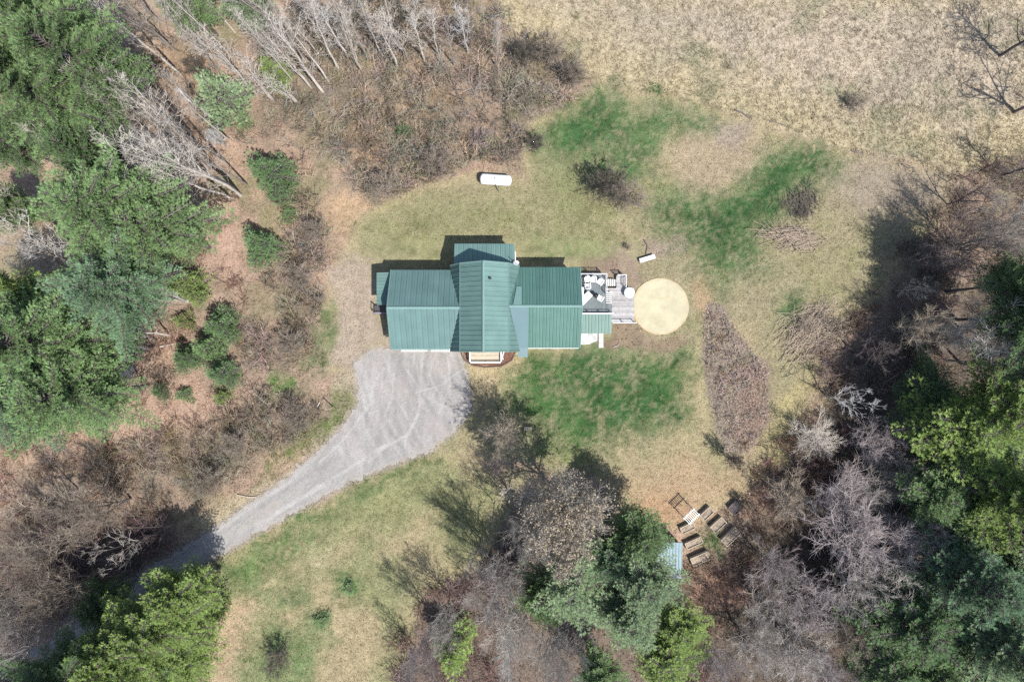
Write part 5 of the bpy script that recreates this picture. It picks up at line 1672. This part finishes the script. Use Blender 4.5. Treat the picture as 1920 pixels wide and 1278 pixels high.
for px, py, r, h, tw, lb in (
    (366, 122, 32, 2.6, 'brush_dark', 'dark hollow shrub among the bare trunks right of the corner pines'),
    (1140, 345, 62, 3.6, 'brush_dark', 'large dark leafless shrub between the two green lawn patches'),
    (1176, 368, 54, 2.8, 'brush_brown', 'brown leafless shrub leaning against the large dark one'),
    (1005, 268, 30, 2.4, 'brush_dark', 'dark shrub at the corner of the brush and the green patch'),
    (1030, 90, 44, 4.0, 'brush_brown', 'tall dull brown shrub at the thicket end by the meadow'),
    (1075, 140, 36, 2.6, 'brush_brown', 'brown shrub at the thicket tip'),
    (985, 100, 36, 3.2, 'brush_dark', 'dark shrub left of the tall dull brown shrub'),
    (870, 55, 40, 4.0, 'brush_brown', 'brown shrub at the top of the thicket'),
    (1606, 192, 30, 1.3, 'brush_brown', 'low brown shrub out in the dry meadow'),
    (1178, 463, 12, 0.8, 'brush_brown', 'tiny bare shrub on the grass north of the low deck'),
    (1506, 398, 20, 0.6, 'brush_dark', 'dark spreading brush heap on the upper lawn'),
    (540, 640, 46, 2.4, 'brush_brown', 'brown shrub left of the dirt track by the garage'),
    (555, 780, 48, 2.6, 'brush_brown', 'brown shrub above the drive bend'),
    (440, 830, 45, 2.4, 'brush_brown', 'dull brown shrub in the brush above the drive'),
    (390, 900, 45, 2.4, 'brush_brown', 'brown shrub in the brush lower down the drive'),
    (590, 430, 40, 2.2, 'brush_brown', 'brown shrub at the left rim of the lawn'),
    (560, 520, 44, 2.4, 'brush_brown', 'dull brown shrub left of the west track'),
    (720, 345, 48, 2.8, 'brush_brown', 'dull brown shrub at the lower rim of the thicket'),
    (820, 300, 48, 2.8, 'brush_brown', 'brown shrub above the propane tank'),
    (1700, 470, 48, 2.5, 'brush_dark', 'dark shrub at the front of the upper right woods'),
    (520, 1240, 42, 2.2, 'brush_dark', 'dark shrub at the bottom of the lower field'),
    (1395, 945, 22, 1.6, 'brush_dark', 'dark shrub growing over the dark raised bed'),
    (1510, 610, 28, 0.8, 'brush_brown', 'flat heap of brown twigs on the right lawn edge'),
): bare(px, py, r, h, 'shrub', tw, 'bark_dark', lb, S_G)


# brush piles of cut branches
def pile(px, py, lx, ly, ang, n, tw, label, hh=0.5, seed=0):
    rng = np.random.RandomState(seed)
    x, y = G(px, py)
    t = rng.normal(size=n) * 0.35; s = rng.normal(size=n) * 0.35
    a = rng.normal(size=n) * 0.35
    n = int(n * 2.5); t = rng.normal(size=n) * 0.27; s = rng.normal(size=n) * 0.27; a = rng.normal(size=n) * 0.5
    L = rng.uniform(0.3, 0.9, n) * lx / PX / 2
    c = np.stack([t * lx / PX, s * ly / PX, np.abs(rng.normal(size=n)) * hh * 0.4 * np.exp(-(t ** 2 + s ** 2)) + 0.04], 1)
    dv = np.stack([np.cos(a), np.sin(a), rng.normal(size=n) * 0.12], 1)
    P0 = c - dv * L[:, None] / 2; P1 = c + dv * L[:, None] / 2
    P0[:, 2] = np.maximum(P0[:, 2], 0.02); P1[:, 2] = np.maximum(P1[:, 2], 0.02)
    V, F, _ = tubes(P0, P1, rng.uniform(0.012, 0.03, n), rng.uniform(0.008, 0.016, n), sides=4)
    o = empty('brush_pile', (x, y, 0), R(ang), label, 'brush pile', 'brush piles on the right lawn')
    tag(link('branches', np_mesh('brush_pile', V, F, M[tw]), o), kind='stuff')


pile(1488, 447, 92, 34, -10, 190, 'wood', 'flattened pile of brown branches on the right lawn', 0.8, 1)
pile(1500, 378, 50, 66, 110, 150, 'brush_dark', 'dark scattered pile of branches above the flattened brown pile', 0.5, 2)
pile(1522, 622, 95, 80, 40, 300, 'wood', 'broad brush pile in front of the shaded right woods', 0.9, 3)
# fallen branches
def branch(pts, r, m, label, fork=None):
    mb = MB()
    P3 = [G3(px, py, 0.0) + Vector((0, 0, r * 0.8 + 0.03)) for px, py in pts]
    mb.tube(P3, [r * (1 - 0.6 * k / (len(P3) - 1)) for k in range(len(P3))], 6)
    if fork:
        F3 = [P3[len(P3) // 2]] + [G3(px, py, 0.0) + Vector((0, 0, 0.12)) for px, py in fork]
        mb.tube(F3, [r * 0.6] + [r * 0.35] * (len(F3) - 1), 5)
    tag(mb.build('fallen_branch', M[m]), label, 'branch', 'fallen branches')


branch([(1596, 282), (1607, 286), (1618, 288)], 0.07, 'bark_dark', 'dark fallen branch where the green patch meets the meadow')
branch([(1690, 308), (1703, 316), (1714, 315)], 0.06, 'bark_dark', 'dark forked branch lying at the lower meadow rim', [(1707, 312), (1700, 309)])
branch([(1760, 330), (1775, 340), (1782, 338)], 0.06, 'bark_dark', 'dark branch lying near the right woods below the meadow')
branch([(1378, 207), (1392, 212), (1400, 219), (1408, 222)], 0.08, 'bark_dark', 'dark twisted branch on the meadow edge above the tan lawn', [(1402, 214)])
branch([(1440, 226), (1462, 232), (1480, 240)], 0.05, 'bark_dark', 'long dark branch along the meadow edge')
branch([(337, 168), (350, 185), (370, 200)], 0.13, 'twig_white', 'pale fallen log below the dark hollow at the upper left')
branch([(258, 655), (290, 652), (325, 645)], 0.10, 'twig_white', 'pale fallen log on the leaf litter below the bluish pine')
branch([(70, 250), (40, 236), (5, 218)], 0.13, 'twig_pale', 'pale fallen trunk at the left edge under the corner pines')
branch([(1208, 450), (1214, 462), (1210, 478)], 0.07, 'bark_dark', 'dark fallen branch on the grass north of the plank bench')
branch([(1150, 650), (1157, 648), (1162, 642)], 0.06, 'twig_mauve', 'pinkish branch lying by the slab walk mulch')

# ------------------------------------------------------------------ ground cover
BLADE = mat('grass_blades', None, 0.85, 0.12, 2.0, 0, 0.15, attr='tint', trans=0.25)
TWIGT = mat('brush_stems', None, 0.9, 0.12, 1.0, 0, 0.1, attr='tint')


def rand_pts(n, rng, x0=-52, x1=52, y0=-36, y1=36):
    return rng.uniform(x0, x1, n), rng.uniform(y0, y1, n)


def grass(name, mask, n, per, h, w, spread, bright, seed, label):
    rng = np.random.RandomState(seed)
    x, y = rand_pts(n, rng)
    px = x * PX + 960; py = 639 - y * PX
    k = mask(px, py, x, y)
    x, y = x[k], y[k]
    i = np.clip(((x - gx[0]) / CELL).round().astype(int), 0, len(gx) - 1)
    j = np.clip(((y - gy[0]) / CELL).round().astype(int), 0, len(gy) - 1)
    pick = (rng.rand(len(x)) < GGR[i, j] * 1.15)[:, None]
    col = np.where(pick, GCG[i, j], GC0[i, j])
    z = ground_z(x, y)
    m = len(x)
    C = np.repeat(np.stack([x, y, z - 0.02], 1), per, 0); Cc = np.repeat(col, per, 0)
    C[:, :2] += rng.normal(size=(m * per, 2)) * spread
    D = np.stack([rng.normal(size=m * per) * 0.85, rng.normal(size=m * per) * 0.85, np.ones(m * per)], 1)
    if name == 'meadow_grass':
        wa = np.repeat(fbm(x, y, 7, 13) * 6.0, per)
        D[:, 0] += np.cos(wa) * 0.9; D[:, 1] += np.sin(wa) * 0.9
    D /= np.linalg.norm(D, axis=1, keepdims=True)
    tv = 0.28 if name == 'lawn_grass' else 0.17
    hs = np.repeat(rng.uniform(0.6, 1.3, m), per) * rng.uniform(0.7, 1.2, m * per)
    V, F = tri_blades(C, D, h * hs, w * rng.uniform(0.7, 1.3, m * per), rng)
    tone = np.repeat(rng.uniform(1 - tv, 1 + tv, m), per) * rng.uniform(0.85, 1.15, m * per)
    T = np.repeat(Cc * (tone * bright)[:, None], 3, 0)
    o = link(name, np_mesh(name, V, F, BLADE, T))
    tag(o, label, None, None, 'stuff')
    return o


def near_house(px, py):
    return ((px > 690) & (px < 1196) & (py > 450) & (py < 662)) | (np.hypot(px - 1238, py - 574) < 52.5) | in_poly(px, py, DRIVE)


def m_meadow(px, py, x, y):
    return in_poly(px, py, MEADOW) & ~near_house(px, py)


def m_lawn(px, py, x, y):
    a = in_poly(px, py, LAWN) | in_poly(px, py, FIELD)
    for poly, w, rgb in MULCH: a &= ~in_poly(px, py, poly)
    return a & ~near_house(px, py)


def m_wood(px, py, x, y):
    return ~(in_poly(px, py, LAWN) | in_poly(px, py, FIELD) | in_poly(px, py, MEADOW) | near_house(px, py))


grass('meadow_grass', m_meadow, 170000, 5, 0.30, 0.05, 0.09, 1.1, 1, 'tufts of dry pale grass over the upper right meadow')
grass('lawn_grass', m_lawn, 380000, 3, 0.12, 0.055, 0.07, 1.05, 2, 'short patchy grass of the lawns and the lower field')
grass('woodland_grass', lambda px, py, x, y: m_wood(px, py, x, y) & (fbm(x, y, 3, 5) > 0.42), 60000, 4, 0.35, 0.05, 0.12, 1.2, 3, 'dry grass and weeds on the woodland floor')


def litter():
    rng = np.random.RandomState(9)
    x, y = rand_pts(90000, rng)
    x2, y2 = rand_pts(5000, rng, 17.5, 25, -11.5, 4.5); x = np.concatenate([x, x2]); y = np.concatenate([y, y2])
    px = x * PX + 960; py = 639 - y * PX
    k = m_wood(px, py, x, y)
    mul = np.zeros(len(x), bool)
    for poly, w, rgb in MULCH: mul |= in_poly(px, py, poly)
    k = (k | mul) & ~in_poly(px, py, DRIVE) & ~((px > 700) & (px < 1148) & (py > 450) & (py < 655)) & (np.hypot(px - 1238, py - 574) > 55)
    x, y, mul = x[k], y[k], mul[k]
    n = len(x)
    C = np.stack([x, y, ground_z(x, y) + 0.03 + rng.rand(n) * 0.03], 1)
    a = rng.uniform(0, 6.28, n); til = rng.normal(size=(n, 2)) * 0.35
    u = np.stack([np.cos(a), np.sin(a), til[:, 0]], 1); v = np.stack([-np.sin(a), np.cos(a), til[:, 1]], 1)
    s = rng.uniform(0.05, 0.11, n)[:, None]
    V = np.stack([C - u * s, C + v * s * 0.55, C + u * s, C - v * s * 0.55], 1).reshape(-1, 3)
    F = np.arange(4 * n).reshape(-1, 4)
    base = sample_col(x, y) * np.where(mul, rng.uniform(0.6, 2.2, n), rng.uniform(0.7, 1.5, n))[:, None] * np.stack([np.ones(n), rng.uniform(0.9, 1.02, n), rng.uniform(0.8, 1.02, n)], 1)
    o = link('leaf_litter', np_mesh('leaf_litter', V, F, BLADE, np.repeat(base, 4, 0)))
    tag(o, 'fallen leaves and bark chips strewn over the woods and beds', None, None, 'stuff')


litter()


def stones():
    rng = np.random.RandomState(29)
    x, y = rand_pts(120000, rng, -48, 0, -34, 1)
    px = x * PX + 960; py = 639 - y * PX
    sd = sdist(px, py, DRIVE)
    k = (sd < 6) & (rng.rand(len(x)) < np.where(sd > -10, 0.9, 0.28)) & (py > 658)
    x, y = x[k], y[k]
    n = len(x); r = rng.uniform(0.02, 0.055, n)
    tet = np.array([[1, 0, -.4], [-.5, .87, -.4], [-.5, -.87, -.4], [0, 0, .8]])
    a = rng.uniform(0, 6.28, n)
    V = np.zeros((n, 4, 3))
    for q in range(4):
        V[:, q, 0] = x + r * (np.cos(a) * tet[q, 0] - np.sin(a) * tet[q, 1])
        V[:, q, 1] = y + r * (np.sin(a) * tet[q, 0] + np.cos(a) * tet[q, 1])
        V[:, q, 2] = 0.03 + r * tet[q, 2]
    b = (np.arange(n) * 4)[:, None]
    F = np.stack([np.concatenate([b + i for i in t], 1) for t in ((0, 1, 3), (1, 2, 3), (2, 0, 3))], 1).reshape(-1, 3)
    T = np.array(S(178, 173, 169)) * rng.uniform(0.6, 1.35, n)[:, None]
    o = link('gravel_stones', np_mesh('gravel_stones', V.reshape(-1, 3), F, TWIGT, np.repeat(T, 4, 0)))
    tag(o, 'loose grey stones scattered over the drive and its edges', None, None, 'stuff')


stones()


def brush():
    rng = np.random.RandomState(17)
    P0s, P1s, r0s, r1s, Ts = [], [], [], [], []
    for poly, dens, rgb in THICKETS + [(LEAFBED, 1.3, (184, 162, 142))]:
        xs = [p[0] for p in poly]; ys = [p[1] for p in poly]
        area = (max(xs) - min(xs)) * (max(ys) - min(ys)) / PX ** 2
        n = int(area * dens * 2.1)
        px = rng.uniform(min(xs), max(xs), n); py = rng.uniform(min(ys), max(ys), n)
        k = in_poly(px, py, poly) & ~near_house(px, py)
        px, py = px[k], py[k]
        x = (px - 960) / PX; y = (639 - py) / PX
        keep = (fbm(x, y, 4.0, 33) + rng.rand(len(x)) * 0.3 > 0.50) | (poly is LEAFBED)
        x, y = x[keep], y[keep]
        z = ground_z(x, y)
        m = len(x); st_ = 13
        C = np.repeat(np.stack([x, y, z], 1), st_, 0)
        hh = np.repeat(rng.uniform(0.6, 1.9, m), st_) * rng.uniform(0.6, 1.15, m * st_) * (0.28 if poly is LEAFBED else 1.0)
        tn = np.repeat(rng.uniform(0.55, 1.45, m), st_)
        C[:, :2] += rng.normal(size=(m * st_, 2)) * 0.25
        a = rng.uniform(0, 6.28, m * st_)
        sp = rng.uniform(0.15, 0.75, m * st_)
        D = np.stack([np.cos(a) * sp, np.sin(a) * sp, np.ones(m * st_)], 1)
        mid = C + D * hh[:, None] * 0.5
        D2 = D * np.array([1.5, 1.5, 0.8]) + rng.normal(size=D.shape) * 0.2
        tip = mid + D2 * hh[:, None] * 0.5
        hue = np.repeat(np.stack([0.96 + 0.10 * rng.normal(size=m), np.ones(m), 1.10 + 0.13 * rng.normal(size=m)], 1), st_, 0)
        col = np.array(S(*rgb)) * hue * tn[:, None] * rng.uniform(0.7, 1.45, (m * st_, 1)) * 1.5
        for A_, B_, ra, rb in ((C, mid, 0.024, 0.018), (mid, tip, 0.018, 0.009)):
            P0s.append(A_); P1s.append(B_); r0s.append(np.full(len(A_), ra)); r1s.append(np.full(len(A_), rb)); Ts.append(col)
        for q in range(4):
            t = rng.uniform(0.2, 0.95, (m * st_, 1)); s0 = mid + (tip - mid) * t
            dv = D2 * 0.5 + rng.normal(size=D.shape) * 0.55
            P0s.append(s0); P1s.append(s0 + dv * hh[:, None] * 0.32); r0s.append(np.full(len(s0), 0.014)); r1s.append(np.full(len(s0), 0.007)); Ts.append(col)
    V, F, T = tubes(np.concatenate(P0s), np.concatenate(P1s), np.concatenate(r0s), np.concatenate(r1s), np.concatenate(Ts), 3)
    o = link('undergrowth', np_mesh('undergrowth', V, F, TWIGT, T))
    tag(o, 'tangle of leafless brown brush filling the thickets', None, None, 'stuff')
    print('brush quads', len(F))


brush()
tot = sum(len(m.loop_triangles) or sum(p.loop_total - 2 for p in m.polygons) for m in bpy.data.meshes)
print('TRIS', tot, 'OBJECTS', len(bpy.data.objects))
